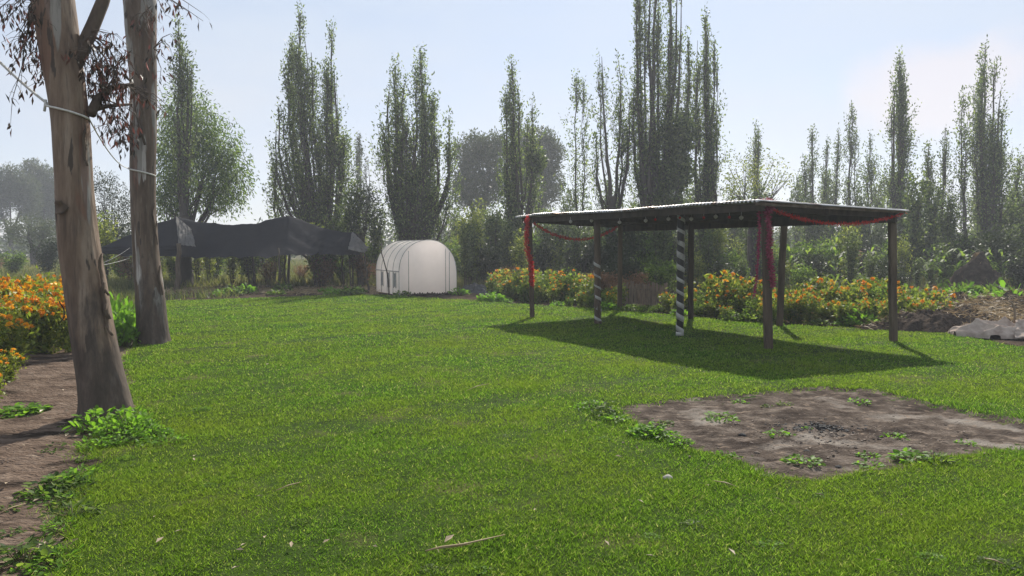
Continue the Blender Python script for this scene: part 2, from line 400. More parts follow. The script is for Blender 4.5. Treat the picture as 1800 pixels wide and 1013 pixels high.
def film_mat(name, col, tcol, tmix, rough=0.45, bump=0.2, bs=5):
    m, n, out = new_mat(name); l = n.links.new
    b = n.nodes.new('ShaderNodeBsdfPrincipled'); b.inputs['Roughness'].default_value = rough; b.inputs['Specular IOR Level'].default_value = .05 if rough > .6 else .4
    t = n.nodes.new('ShaderNodeBsdfTranslucent'); t.inputs['Color'].default_value = (*tcol, 1)
    tcn = n.nodes.new('ShaderNodeTexCoord'); q = n.nodes.new('ShaderNodeTexNoise'); q.inputs['Scale'].default_value = bs
    r = ramp(n, [(0.3, tuple(c * 0.82 for c in col)), (0.7, col)])
    l(tcn.outputs['Object'], q.inputs['Vector']); l(q.outputs['Fac'], r.inputs['Fac']); l(r.outputs['Color'], b.inputs['Base Color'])
    bp = n.nodes.new('ShaderNodeBump'); bp.inputs['Strength'].default_value = bump; bp.inputs['Distance'].default_value = 0.05
    l(q.outputs['Fac'], bp.inputs['Height']); l(bp.outputs['Normal'], b.inputs['Normal'])
    ms = n.nodes.new('ShaderNodeMixShader'); ms.inputs['Fac'].default_value = tmix
    l(b.outputs['BSDF'], ms.inputs[1]); l(t.outputs['BSDF'], ms.inputs[2]); l(ms.outputs['Shader'], out.inputs['Surface'])
    return m
M['film'] = film_mat('milky_plastic_film', (0.84, 0.79, 0.76), (0.97, 0.91, 0.88), 0.76)
M['film_side'] = film_mat('dusty_plastic_film', (0.76, 0.73, 0.69), (0.95, 0.91, 0.88), 0.65)
M['net'] = film_mat('black_shade_net', (0.020, 0.021, 0.027), (0.022, 0.024, 0.032), 0.25, rough=0.85, bump=0.4, bs=2.5)
M['netlit'] = film_mat('sunlit_grey_net', (0.19, 0.18, 0.17), (0.28, 0.26, 0.24), 0.35, rough=0.7, bump=0.6, bs=9)  # paler grey stands in for sunlight caught on the folds of the black net

# ------------------------------------------------------------------ ground
LAWN_PX = [(290, 528), (420, 524), (640, 517), (850, 530), (1080, 545), (1200, 556), (1300, 566), (1460, 574), (1660, 583), (1720, 597), (1800, 610)]
lawn_poly = [gp(*p) for p in LAWN_PX] + [(13, 11.2), (22, 10.5), (22, -4), (-1.6, -4)]
lawn_poly += [gp(*p) for p in [(40, 1060), (85, 985), (118, 920), (125, 868), (155, 815), (150, 775), (172, 742), (226, 715), (226, 660), (214, 625), (235, 606), (285, 590)]]
PATCH_PX = [(1082, 716), (1190, 702), (1300, 694), (1440, 681), (1530, 688), (1680, 716), (1830, 748), (1900, 775), (1800, 792), (1650, 800), (1590, 815), (1500, 828), (1440, 841), (1350, 836), (1290, 806), (1200, 785), (1130, 755)]
patch_poly = [gp(*p) for p in PATCH_PX]
def lawn_sd(x, y):
    a = sdf(x, y, lawn_poly) + 0.10 * fbm(x, y, 2.2, 5) + 0.05 * fbm(x, y, 7, 6)
    b = sdf(x, y, patch_poly) + 0.05 * fbm(x, y, 3.0, 7) + 0.03 * fbm(x, y, 9, 8)
    return a, b
def ground_z(x, y):
    a, b = lawn_sd(x, y)
    s = np.maximum(np.clip(a / 0.12 + 0.5, 0, 1), np.clip(-b / 0.12 + 0.5, 0, 1))
    return hgt(x, y) - 0.03 * s + s * (0.016 * fbm(x, y, 4.0, 9) + 0.007 * fbm(x, y, 13.0, 19))
def gz(x, y): return float(ground_z(np.array([x]), np.array([y]))[0])

step = 0.09
xs = np.arange(-18, 20.001, step); xs = np.append(xs[:-1], 20.0)
ys = np.arange(-2, 32.001, step); ys = np.append(ys[:-1], 32.0)
GX, GY = np.meshgrid(xs, ys)
e = np.clip(np.minimum(np.minimum(GX + 18, 20 - GX), np.minimum(GY + 2, 32 - GY)) / 1.0, 0, 1)
GZ = ground_z(GX, GY) * e
GV = np.stack([GX, GY, GZ], -1).reshape(-1, 3)
nx, ny = len(xs), len(ys)
ii = (np.arange(ny - 1)[:, None] * nx + np.arange(nx - 1)[None, :]).ravel()
quads = np.stack([ii, ii + 1, ii + 1 + nx, ii + nx], 1)
cx = GV[quads].mean(1)
a_, b_ = lawn_sd(cx[:, 0], cx[:, 1])
is_patch = b_ < -0.25
is_lawn = (a_ < 0.2) & ~is_patch
is_path = ~is_lawn & ~is_patch & (cx[:, 0] < -2.0) & (cx[:, 1] < 13.5)
is_field = ~is_lawn & ~is_patch & ~is_path & ((cx[:, 1] > 30) | (cx[:, 0] < -12))
is_gard = ~(is_lawn | is_patch | is_path | is_field)
def sub(mask, name, mat):
    q = quads[mask]; u, inv = np.unique(q, return_inverse=True)
    m = mesh_np(name, GV[u], inv.reshape(-1, 4)); m.polygons.foreach_set('use_smooth', [True] * len(m.polygons))
    return tag(obj(name, m, mat), kind='structure')
sub(is_lawn, 'lawn', M['lawn']); 
def fine(name, x0, x1, y0, y1, st, mask, mat):
    X, Y = np.meshgrid(np.arange(x0, x1, st), np.arange(y0, y1, st)); nX = X.shape[1]
    a, b = lawn_sd(X, Y); rg = np.random.default_rng(8)
    rough = .010 * np.abs(fbm(X, Y, 7.0, 31)) + .007 * fbm(X, Y, 17.0, 32) + .004 * fbm(X, Y, 38.0, 33) + rg.normal(0, .0016, X.shape)
    keepv, ed = mask(a, b, X, Y)
    Z = ground_z(X, Y) + .006 + rough * np.clip(ed / .15, 0, 1) - .006
    Z = Z + .004
    V = np.stack([X, Y, Z], -1).reshape(-1, 3)
    k = (np.arange(X.shape[0] - 1)[:, None] * nX + np.arange(nX - 1)[None]).ravel(); F4 = np.stack([k, k + 1, k + 1 + nX, k + nX], 1)
    F4 = F4[keepv.ravel()[F4].all(1)]; u, inv = np.unique(F4, return_inverse=True)
    m = mesh_np(name, V[u], inv.reshape(-1, 4)); m.polygons.foreach_set('use_smooth', [True] * len(m.polygons))
    return tag(obj(name, m, mat), kind='structure')
ppx_ = [p[0] for p in patch_poly]; ppy_ = [p[1] for p in patch_poly]
fine('bare_soil', min(ppx_) - .2, max(ppx_) + .2, min(ppy_) - .2, max(ppy_) + .2, .026, lambda a, b, X, Y: (b < .04, -b), M['soil'])
fine('dirt_path', -9.0, -1.2, 2.4, 12.5, .034, lambda a, b, X, Y: ((a > -.04) & (X > -.86 * Y - 1.5), a), M['path'])
def under(mask, name, mat):
    q = quads[mask]; u, inv = np.unique(q, return_inverse=True); V = GV[u].copy(); V[:, 2] -= .03
    return tag(obj(name, mesh_np(name, V, inv.reshape(-1, 4)), mat), kind='structure')
under(is_path | is_patch, 'subsoil', M['garden'])
sub(is_gard, 'garden_soil', M['garden'])
fm = MB()
q = quads[is_field]; u, inv = np.unique(q, return_inverse=True)
fm.add(GV[u], inv.reshape(-1, 4).tolist())
for (x0, x1, y0, y1) in ((-450, 450, 32, 700), (-450, -18, -2, 32), (20, 450, -2, 32), (-450, 450, -60, -2)):
    fm.add([(x0, y0, 0), (x1, y0, 0), (x1, y1, 0), (x0, y1, 0)], [(0, 1, 2, 3)])
tag(obj('field', fm.mesh('field'), M['field']), kind='structure')

# ------------------------------------------------------------------ haze
hz = MB().box((0, 80, 8.0), (300, 190, 18.0))
hm, hn, hout = new_mat('haze_air')
pv = hn.nodes.new('ShaderNodeVolumePrincipled')
pv.inputs['Color'].default_value = (0.86, 0.91, 1.0, 1); pv.inputs['Density'].default_value = HAZE_DENSITY
pv.inputs['Anisotropy'].default_value = 0.35
hn.links.new(pv.outputs['Volume'], hout.inputs['Volume'])
tag(obj('haze', hz.mesh('haze'), hm), kind='stuff')

# ------------------------------------------------------------------ lawn blades
def unit(v): return v / np.maximum(np.linalg.norm(v, axis=-1, keepdims=True), 1e-9)
def leaf_v(P, D, L, W, rg, curl=0.0):
    """diamond leaves: (n,4,3)"""
    n = len(P); L = np.broadcast_to(L, n)[:, None]; W = np.broadcast_to(W, n)[:, None]
    sd_ = unit(np.cross(D, unit(rg.normal(0, 1, (n, 3)))))
    mid = P + D * L * 0.5
    mid = mid + unit(np.cross(D, sd_)) * L * curl
    return np.stack([P, mid + sd_ * W / 2, P + D * L, mid - sd_ * W / 2], 1)
def grass():
    rg = np.random.default_rng(11); Vs = []
    for yb in np.arange(2.6, 27.0, 0.4):
        yc = yb + 0.2
        rho = min(19000, 19000 * (4.6 / yc) ** 1.9)
        x0, x1 = -(0.72 * yc + 1.0), 0.72 * yc + 1.6
        n = int(rho * (x1 - x0) * 0.4)
        x = rg.uniform(x0, x1, n); y = rg.uniform(yb, yb + 0.4, n)
        a, b = lawn_sd(x, y)
        th = 0.5 + 0.5 * fbm(x, y, 1.6, 12)
        d_edge = np.minimum(-a, b)
        cl = 0.5 + 0.5 * fbm(x, y, 9.0, 13); cl2 = 0.5 + 0.5 * fbm(x, y, 22.0, 14)
        keep = (d_edge > -0.16 * rg.random(n) ** 4) & (rg.random(n) < 0.35 + 0.5 * th + .5 * cl * cl2)
        # thin worn spots in the middle of the lawn
        worn = np.clip(fbm(x, y, 0.9, 21) + .3 * fbm(x, y, 4, 22) - 0.45, 0, 1) * 1.5
        keep &= rg.random(n) > np.minimum(worn, 0.7)
        x, y, th, d_edge, cl, cl2 = x[keep], y[keep], th[keep], d_edge[keep], cl[keep], cl2[keep]; n = len(x)
        s = (yc / 4.6)
        h = rg.uniform(0.008, 0.027, n) * (0.35 + 0.55 * th + .6 * cl + .35 * cl2) * (1 + .5 * np.clip(fbm(x, y, 3.3, 15) - .2, 0, 1)) * (1 + 0.10 * (s - 1))
        h *= 1 + 0.7 * np.exp(-(np.clip(d_edge, 0, 9) / 0.12) ** 2) * rg.random(n)
        w = rg.uniform(0.0018, 0.0042, n) * max(1, s) ** 0.85
        z = ground_z(x, y) - 0.004
        an = rg.uniform(0, 6.283, n); ln = rg.uniform(0.2, 1.7, n) * h
        la = rg.uniform(0, 6.283, n)
        P = np.stack([x, y, z], 1)
        side = np.stack([np.cos(an), np.sin(an), np.zeros(n)], 1) * w[:, None]
        tip = P + np.stack([np.cos(la) * ln, np.sin(la) * ln, h], 1)
        Vs.append(np.stack([P - side, P + side, tip], 1))
    V = np.concatenate(Vs); n = len(V)
    print('grass blades', n)
    m = mesh_np('grass', V.reshape(-1, 3), np.arange(n * 3).reshape(-1, 3))
    tag(obj('grass', m, M['grass']), 'short bright green mown grass covering the open lawn', 'grass', kind='stuff')
grass()

# wild grass beyond the lawn
def wild():
    rg = np.random.default_rng(12); n = 120000
    y = 27.5 + 60 * rg.random(n) ** 1.7; x = rg.uniform(-0.85, 0.85, n) * y
    m_ = ~((y < 31) & (x > -13) & (x < -4.2))
    x, y = x[m_], y[m_]
    n2 = 9000; x2 = rg.uniform(-19, -9.0, n2); y2 = rg.uniform(17.5, 27.5, n2)
    k2 = (lawn_sd(x2, y2)[0] > 0.5) & ((y2 < 24.5) | (x2 < -14))
    x = np.append(x, x2[k2]); y = np.append(y, y2[k2]); n = len(x)
    h = rg.uniform(0.12, 0.42, n) * (0.7 + 0.5 * (fbm(x, y, 0.3, 4) + 1) / 2 * 1.6)
    w = 0.004 + 0.0006 * y
    an = rg.uniform(0, 6.28, n); la = rg.uniform(0, 6.28, n); ln = rg.uniform(0, 1.0, n) * h
    P = np.stack([x, y, np.zeros(n) - 0.02], 1)
    sdv = np.stack([np.cos(an), np.sin(an), np.zeros(n)], 1) * w[:, None]
    V = np.stack([P - sdv, P + sdv, P + np.stack([np.cos(la) * ln, np.sin(la) * ln, h], 1)], 1)
    m = mesh_np('wild_grass', V.reshape(-1, 3), np.arange(n * 3).reshape(-1, 3))
    tag(obj('wild_grass', m, M['reed']), 'tall dry yellow green wild grass filling the field beyond the lawn', 'wild grass', kind='stuff')
wild()

# ------------------------------------------------------------------ trees
def poplar(name, label, xb, d, spires, trunk_top=None, mat='willow', trunk_r=0.22, dens=1.0, seed=1, group=None,
           twig=1.0, extra=(), base_y=None, leafL=0.15, cat='tree', branchy=0.0):
    """spires: (x_px, ytop_px, halfwidth_px, ybottom_px). All shapes are built as 3-D volumes round the trunk."""
    rg = np.random.default_rng(seed); rr = random.Random(seed)
    b = at(xb, 436, d); bx = b.x
    root = thing(name, label, cat, (bx, d, 0), group=group)
    tm = MB(); Q = []
    ppx = d / F
    yj = trunk_top if trunk_top is not None else 470
    zj = max(0.5, at(xb, yj, d).z)
    tm.tube([(0, 0, -0.1), (0.02, 0, 0.15), (rr.uniform(-.05, .05), 0, zj * .5), (0, 0, zj)], [trunk_r * 1.5, trunk_r * 1.1, trunk_r, trunk_r * .85], 9, jit=.06, seed=seed)
    for (sx, yt, hw, yb) in spires:
        top = at(sx, yt, d); bot = at(sx, yb, d)
        H = top.z - bot.z; hwm = hw * ppx; x0 = top.x - bx
        dy = rr.uniform(-.5, .5) * min(hwm * 1.5, 1.0)
        zb = bot.z
        hwm *= 1.4; nst = max(2, int(round(hwm / 0.34)))
        stems = []
        for s_ in range(nst):
            ox = rr.uniform(-.55, .55) * hwm if nst > 1 else 0
            oy = rr.uniform(-.55, .55) * hwm if nst > 1 else 0
            tp = rr.uniform(.72, 1.0) if s_ else 1.0
            zt = zb + H * tp
            zs = max(zj * rr.uniform(.25, .8), 0.4)
            pts = [Vector((0, 0, zs))]
            for k in range(1, 9):
                t = k / 8.0
                sp = min(1, t * 2.2); sp = sp * sp * (3 - 2 * sp)
                z = zs + (zt - zs) * t
                pts.append(Vector((x0 * math.sin(min(1, t * 1.25) * 1.5708) + ox * sp * (1 - .55 * t) + rr.uniform(-.06, .06), dy * sp + oy * sp * (1 - .55 * t) + rr.uniform(-.06, .06), z)))
            r0 = trunk_r * (0.62 if s_ == 0 else rr.uniform(.25, .42))
            tm.tube(pts, [r0 * (1 - .96 * (k / 8.0) ** .65) + .006 for k in range(9)], 5, cap=False)
            stems.append(pts)
        # leafy sprays rising round the stems
        area = H * hwm * 2
        ncl = int(area * 31 * dens)
        S_ = np.array([[tuple(p) for p in pts] for pts in stems])      # (nst,9,3)
        ztop = S_[:, -1, 2]; z0s = S_[:, 0, 2]
        pick = rg.integers(0, nst, ncl)
        u = rg.random(ncl) ** 0.8
        z = zb + (ztop[pick] - zb) * u
        tt = np.clip((z - z0s[pick]) / (ztop[pick] - z0s[pick]), 0, 1) * 8
        i0 = np.clip(tt.astype(int), 0, 7); fr = (tt - i0)[:, None]
        C = S_[pick, i0] * (1 - fr) + S_[pick, i0 + 1] * fr
        zz = rg.uniform(zs * .6, C[:, 2])*0 + C[:, 2]
        prof = np.clip(np.minimum(1.0, (1 - u) ** .7 * 1.5 + .10), 0, 1) * np.minimum(1, .55 + u * 1.6)
        prof = prof * (0.75 + .35 * np.sin(u * 17 + pick * 2 + seed) * np.sin(u * 7.3 + pick))
        rad = hwm * prof * (0.05 + 1.25 * rg.random(ncl) ** 1.0) * (1.0 if nst < 3 else .72)
        rad = rad * np.where(rg.random(ncl) < .12, 1.45, 1.0)
        an = rg.uniform(0, 6.283, ncl)
        off = np.stack([np.cos(an) * rad, np.sin(an) * rad, np.zeros(ncl)], 1)
        Cc = C + off
        # gaps
        g = np.sin(Cc[:, 0] * 5.1 + seed) + np.sin(Cc[:, 2] * 2.3 + Cc[:, 1] * 4 + seed * 2) + rg.normal(0, .5, ncl)
        g = g + .8 * np.sin(Cc[:, 2] * 1.1 + Cc[:, 0] * 1.7 + seed * 3)
        Cc, C, off = Cc[g > -.75], C[g > -.75], off[g > -.75]; ncl = len(Cc)
        nt_ = int(ncl * 0.36 * twig)
        for k in range(nt_):
            p1 = Vector(Cc[k]); p0 = Vector(C[k]) - Vector((0, 0, rr.uniform(.4, 1.1)))
            if p0.z < 0.2: p0.z = 0.2
            pm = p0.lerp(p1, .55) + Vector((off[k][0] * .25, off[k][1] * .25, 0))
            tm.tube([p0, pm, p1 + Vector((0, 0, .3))], [.016, .011, .004], 3, cap=False)
        nl = 9
        U = unit(np.concatenate([off[:, :2] / max(hwm, .1) * .6, np.ones((ncl, 1))], 1))
        P = np.repeat(Cc, nl, 0); Ud = np.repeat(U, nl, 0); n = len(P)
        P = P + Ud * rg.uniform(-.5, .5, (n, 1)) + rg.normal(0, .06, (n, 3))
        D = unit(Ud * .7 + rg.normal(0, .55, (n, 3)))
        Q.append(leaf_v(P, D, rg.uniform(.6, 1.25, n) * leafL, rg.uniform(.28, .5, n) * leafL, rg))
    V = np.concatenate(Q)
    for (ex, ey, er, en) in extra:        # dense dark clumps of mistletoe-like growth
        c = at(ex, ey, d); rm_ = er * ppx
        pr = unit(rg.normal(0, 1, (en, 3))) * (rg.random((en, 1)) ** .5) * rm_ * np.array([1, 1, 1.25]) + np.array([c.x - bx, 0, c.z])
        V = np.concatenate([V, leaf_v(pr, unit(rg.normal(0, 1, (en, 3))), .2, .09, rg)])
    n = len(V)
    obj('trunk', tm.mesh('trunk', True), M['bark'], root)
    obj('crown', mesh_np('crown', V.reshape(-1, 3), np.arange(n * 4).reshape(-1, 4)), M[mat], root)
    return root

def leafy(name, label, xb, d, lobes, mat='bushgreen', trunk_r=0.15, dens=1.0, seed=1, leafL=0.16, droop=0.0, group=None, cat='tree', stems=1, trunk_z=None, wratio=.38, flat=1.0):
    """lobes: (x_px, y_px, rx_px, ry_px)"""
    rg = np.random.default_rng(seed); rr = random.Random(seed)
    bx = at(xb, 436, d).x; ppx = d / F
    root = thing(name, label, cat, (bx, d, 0), group=group)
    tm = MB(); Q = []
    zmin = min(at(l[0], l[1] + l[3] * .5, d).z for l in lobes)
    zj = trunk_z if trunk_z is not None else max(.3, zmin * .6)
    for s_ in range(stems):
        ox = rr.uniform(-.3, .3) * (stems > 1)
        tm.tube([(ox, ox * .5, -0.1), (ox * .8, 0, .1), (ox + rr.uniform(-.1, .1), 0, zj)], [trunk_r * 1.4, trunk_r, trunk_r * .8], 7, jit=.05, seed=seed)
    for (lx, ly, rx, ry) in lobes:
        c = at(lx, ly, d); rx_, rz_ = rx * ppx, ry * ppx; rd = rx_ * .9 * flat
        cc = np.array([c.x - bx, rr.uniform(-.5, .5) * rd, c.z])
        nb = 7
        for k in range(nb):
            v = unit(rg.normal(0, 1, 3)) * np.array([rx_, rd, rz_]) * .75
            e_ = Vector(cc + v); 
            if e_.z < .3: e_.z = .3
            j = Vector((0, 0, zj * rr.uniform(.7, 1)))
            mid = j.lerp(Vector(cc), .6) + Vector((rr.uniform(-.1, .1), rr.uniform(-.1, .1), .1))
            tm.tube([j, mid, e_], [trunk_r * .24, trunk_r * .13, .010], 4, cap=False)
        ncl = int(rx_ * rz_ * (120 if d < 50 else 110) * dens) + 6
        rad = rg.random((ncl, 1)) ** .42
        C = unit(rg.normal(0, 1, (ncl, 3))) * rad * np.array([rx_, rd, rz_]) + cc
        C[:, 2] = np.maximum(C[:, 2], .08)
        nl = 11
        P = np.repeat(C, nl, 0); n = len(P)
        P = P + rg.normal(0, .12 + leafL * .25, (n, 3)) * np.array([1, 1, 1 + droop])
        out_ = unit(P - cc)
        D = unit(out_ * .5 + rg.normal(0, .7, (n, 3)) + np.array([0, 0, .3 - droop * 1.6]))
        Q.append(leaf_v(P, D, rg.uniform(.6, 1.3, n) * leafL, rg.uniform(.7, 1.2, n) * leafL * wratio, rg, .08))
    V = np.concatenate(Q); V[..., 2] = np.maximum(V[..., 2], 0.0)
    n = len(V)
    obj('trunk', tm.mesh('trunk', True), M['bark'], root)
    obj('crown', mesh_np('crown', V.reshape(-1, 3), np.arange(n * 4).reshape(-1, 4)), M[mat], root)
    return root

GP = 'tall slender willows behind the lawn'
poplar('willow_tree', 'tall twin-topped slender willow rising behind the right half of the black shade net', 572, 34,
       [(522, 20, 27, 400), (508, 70, 26, 400), (540, 90, 26, 400), (575, 46, 26, 420), (588, 120, 20, 420), (498, 190, 26, 420), (600, 240, 22, 440), (545, 250, 44, 440), (484, 300, 14, 430)], 440, 'willow', .30, 1.15, 21, GP)
poplar('willow_tree', 'broad bushy willow clump standing directly behind the white greenhouse', 715, 33,
       [(704, 116, 22, 420), (735, 96, 22, 430), (718, 150, 24, 430), (768, 180, 26, 430), (788, 205, 18, 430), (686, 160, 22, 420), (750, 190, 26, 430), (722, 240, 46, 450), (770, 280, 34, 440)], 425, 'willow', .34, 1.15, 22, GP)
poplar('willow_tree', 'slender willow with a shorter second spire left of the shelter roof', 915, 34,
       [(897, 110, 16, 420), (890, 170, 16, 420), (906, 150, 14, 420), (931, 184, 14, 400), (905, 280, 32, 450), (940, 260, 22, 420)], 430, 'willow', .24, .95, 23, GP, extra=[(942, 282, 20, 700)])
poplar('willow_tree', 'very narrow dark willow spire above the left part of the shelter roof', 1020, 37,
       [(1018, 130, 16, 440)], 430, 'willow', .16, 1.3, 24, GP)
poplar('willow_tree', 'thin sparse willow with bare forked stems beside the tallest willow', 1075, 34,
       [(1056, 98, 16, 330), (1088, 105, 18, 330), (1107, 170, 12, 380), (1046, 240, 10, 400)], 345, 'willow', .22, .62, 25, GP, twig=1.5)
poplar('willow_tree', 'tallest willow of all, its many dark stems running out of the top of the photo', 1158, 34,
       [(1124, -10, 15, 440), (1140, -60, 15, 440), (1160, -85, 17, 460), (1178, -50, 15, 440), (1198, -20, 17, 440), (1210, 70, 12, 400), (1118, 120, 14, 420), (1150, 200, 38, 470)], 440, 'willow', .42, .95, 26, GP, twig=1.3, extra=[(1190, 235, 34, 3200), (1190, 300, 30, 2600), (1172, 360, 30, 1800)])
poplar('willow_tree', 'tall slim willow immediately right of the tallest willow', 1240, 35,
       [(1236, 26, 15, 440), (1244, 60, 13, 440), (1257, 75, 14, 400), (1228, 120, 12, 440), (1240, 240, 27, 460)], 440, 'willow', .27, 1.1, 27, GP)
poplar('willow_tree', 'short pointed willow behind the feathery yellow green tree over the shelter roof', 1325, 44,
       [(1326, 222, 18, 400)], 430, 'willow', .2, 1.0, 28, GP)
poplar('willow_tree', 'compact oval-topped willow, first of the row over the right half of the shelter', 1420, 44,
       [(1420, 233, 20, 440)], 430, 'willow2', .22, 1.2, 29, GP)
poplar('willow_tree', 'thin see-through willow between two denser ones above the right half of the shelter', 1453, 46,
       [(1455, 248, 9, 430), (1472, 232, 9, 430)], 430, 'willow2', .15, .8, 30, GP)
poplar('willow_tree', 'full pointed willow over the right end of the shelter roof', 1493, 42,
       [(1494, 197, 21, 440)], 430, 'willow2', .22, 1.2, 31, GP)
poplar('willow_tree', 'lower greyish willow just left of the tall one above the shelter right corner', 1531, 46,
       [(1531, 244, 17, 440)], 430, 'willow2', .2, 1.1, 32, GP)
poplar('willow_tree', 'tall feathery willow rising above the right corner of the shelter', 1583, 37,
       [(1580, 98, 18, 430), (1590, 150, 16, 430), (1572, 150, 14, 430), (1592, 190, 20, 440)], 430, 'willow', .26, 1.05, 33, GP)
poplar('willow_tree', 'low ragged double-topped willow between the two tall ones on the right', 1645, 38,
       [(1632, 262, 18, 440), (1662, 224, 14, 430)], 430, 'willow2', .24, 1.1, 34, GP)
poplar('willow_tree', 'thin willow leaning against the left side of the tall one at the far right', 1702, 36,
       [(1697, 165, 15, 420)], 430, 'willow', .18, .85, 35, GP)
poplar('willow_tree', 'tall dense willow column, last tall one before the right edge', 1742, 36,
       [(1738, 82, 19, 430), (1748, 110, 17, 440), (1728, 130, 14, 440), (1756, 160, 14, 440), (1740, 260, 34, 470)], 430, 'willow', .3, 1.15, 36, GP)
poplar('willow_tree', 'bushy willow cut by the right edge of the photo', 1795, 38,
       [(1785, 275, 20, 450), (1822, 240, 24, 450)], 430, 'willow2', .25, 1.0, 37, GP)
poplar('willow_tree', 'pale thin distant willow in the gap between the two large ones left of centre', 630, 60,
       [(630, 240, 15, 420), (644, 285, 12, 430)], 430, 'far', .2, .55, 38, GP, leafL=.2)
poplar('willow_tree', 'narrow willow spire rising over the drooping tree right of the two big trunks', 325, 31,
       [(322, 50, 24, 330), (338, 110, 16, 350)], 380, 'willow2', .26, .95, 39, GP)

leafy('drooping_tree', 'broad tree with hanging green leaves behind the left part of the shade net', 330, 34,
      [(335, 215, 48, 52), (300, 270, 40, 60), (372, 255, 52, 50), (400, 305, 42, 45), (330, 330, 58, 42), (385, 345, 38, 26), (290, 350, 30, 40)],
      'bushgreen', .26, 1.5, 41, .19, .75, wratio=.28)
leafy('yellow_green_tree', 'airy yellow green tree with spreading twigs above the middle of the shelter roof', 1325, 32,
      [(1300, 300, 30, 28), (1345, 300, 36, 30), (1372, 315, 22, 20), (1322, 335, 50, 26), (1285, 330, 18, 24)], 'yellowgreen', .13, .36, 42, .13, 0, stems=3, trunk_z=2.4)
leafy('round_tree', 'distant round-crowned grey green tree right of the large willow clump', 845, 62,
      [(830, 270, 34, 34), (868, 262, 30, 28), (850, 320, 46, 50), (815, 330, 20, 40)], 'far', .4, .9, 43, .30)
leafy('round_tree', 'distant wide round tree showing behind the willow with the second spire', 945, 64,
      [(935, 255, 42, 32), (968, 275, 24, 34), (950, 330, 40, 50), (915, 300, 30, 50)], 'far', .4, .9, 44, .30)
leafy('small_tree', 'small dark tree with leaning thin stems right of the shade net', 640, 31,
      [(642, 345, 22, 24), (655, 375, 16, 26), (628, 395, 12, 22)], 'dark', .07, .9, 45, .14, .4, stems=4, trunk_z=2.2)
for i, (xb, d, lobes, lab) in enumerate([
    (20, 95, [(15, 325, 26, 36), (40, 345, 26, 40), (-10, 350, 24, 50)], 'hazy dark grove tree at the left edge of the photo'),
    (72, 100, [(62, 315, 22, 34), (85, 330, 20, 42), (70, 370, 36, 36)], 'hazy pointed grove tree just left of the big trunk'),
    (60, 60, [(40, 405, 46, 26), (80, 410, 30, 24)], 'lower hazy green tree over the left marigold bed'),
    (190, 45, [(180, 330, 26, 34), (205, 370, 30, 48), (170, 400, 30, 40)], 'bushy tree seen between the two big trunks'),
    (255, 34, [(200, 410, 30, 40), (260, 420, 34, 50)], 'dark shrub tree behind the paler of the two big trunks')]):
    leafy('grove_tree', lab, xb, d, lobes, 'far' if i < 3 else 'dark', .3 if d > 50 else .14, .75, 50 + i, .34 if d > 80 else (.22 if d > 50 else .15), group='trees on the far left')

# undergrowth: shrubs and saplings between the willows, copied with shared meshes
def shrub_proto(seed, mat, hh, ww, leafL, n, upright=0.0, stems_n=9):
    rg = np.random.default_rng(seed); rr = random.Random(seed)
    tm = MB(); 
    C = []
    for k in range(stems_n):
        an = rr.uniform(0, 6.28); r = ww * rr.uniform(.2, .9) * (1 - .5 * upright)
        top = Vector((math.cos(an) * r, math.sin(an) * r, hh * rr.uniform(.65, 1)))
        mid = top * .5 + Vector((0, 0, hh * .1))
        tm.tube([(0.05 * math.cos(an), .05 * math.sin(an), -.05), mid, top], [.022, .015, .005], 3, cap=False)
        m_ = n // stems_n
        t = rg.uniform(.15, 1.02, m_)[:, None] ** .8
        p = np.array(mid) * (2 * t * (1 - t)) + np.array(top) * t * t + rg.normal(0, .13 * ww + .03, (m_, 3))
        C.append(p)
    P = np.concatenate(C); P[:, 2] = np.maximum(P[:, 2], .03)
    D = unit(rg.normal(0, .7, P.shape) + np.array([0, 0, .35]))
    V = leaf_v(P, D, rg.uniform(.6, 1.3, len(P)) * leafL, rg.uniform(.3, .55, len(P)) * leafL, rg, .08)
    V[..., 2] = np.maximum(V[..., 2], 0)
    return tm.mesh('stems'), mesh_np('foliage', V.reshape(-1, 3), np.arange(len(V) * 4).reshape(-1, 4)), M[mat]
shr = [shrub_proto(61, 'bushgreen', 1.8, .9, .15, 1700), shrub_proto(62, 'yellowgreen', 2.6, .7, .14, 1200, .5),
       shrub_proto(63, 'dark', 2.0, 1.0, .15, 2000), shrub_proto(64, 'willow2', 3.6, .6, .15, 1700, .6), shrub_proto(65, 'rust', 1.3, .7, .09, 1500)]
for a, b, c in shr: a.materials.append(M['bark']); b.materials.append(c)
def shrub(kind, x, y, s, rz, label, group):
    t = thing(['leafy_shrub', 'pale_sapling', 'dark_shrub', 'willow_sapling', 'dry_shrub'][kind], label, ['shrub', 'sapling', 'shrub', 'sapling', 'shrub'][kind], (x, y, 0), rz, group)
    t.scale = (s[0], s[0], s[1])
    obj('stems', shr[kind][0], None, t); obj('foliage', shr[kind][1], None, t)
KN = ['green leafy shrub', 'pale yellow green sapling', 'dark bushy shrub', 'tall grey green sapling', 'dry brown shrub']
rr = random.Random(5)
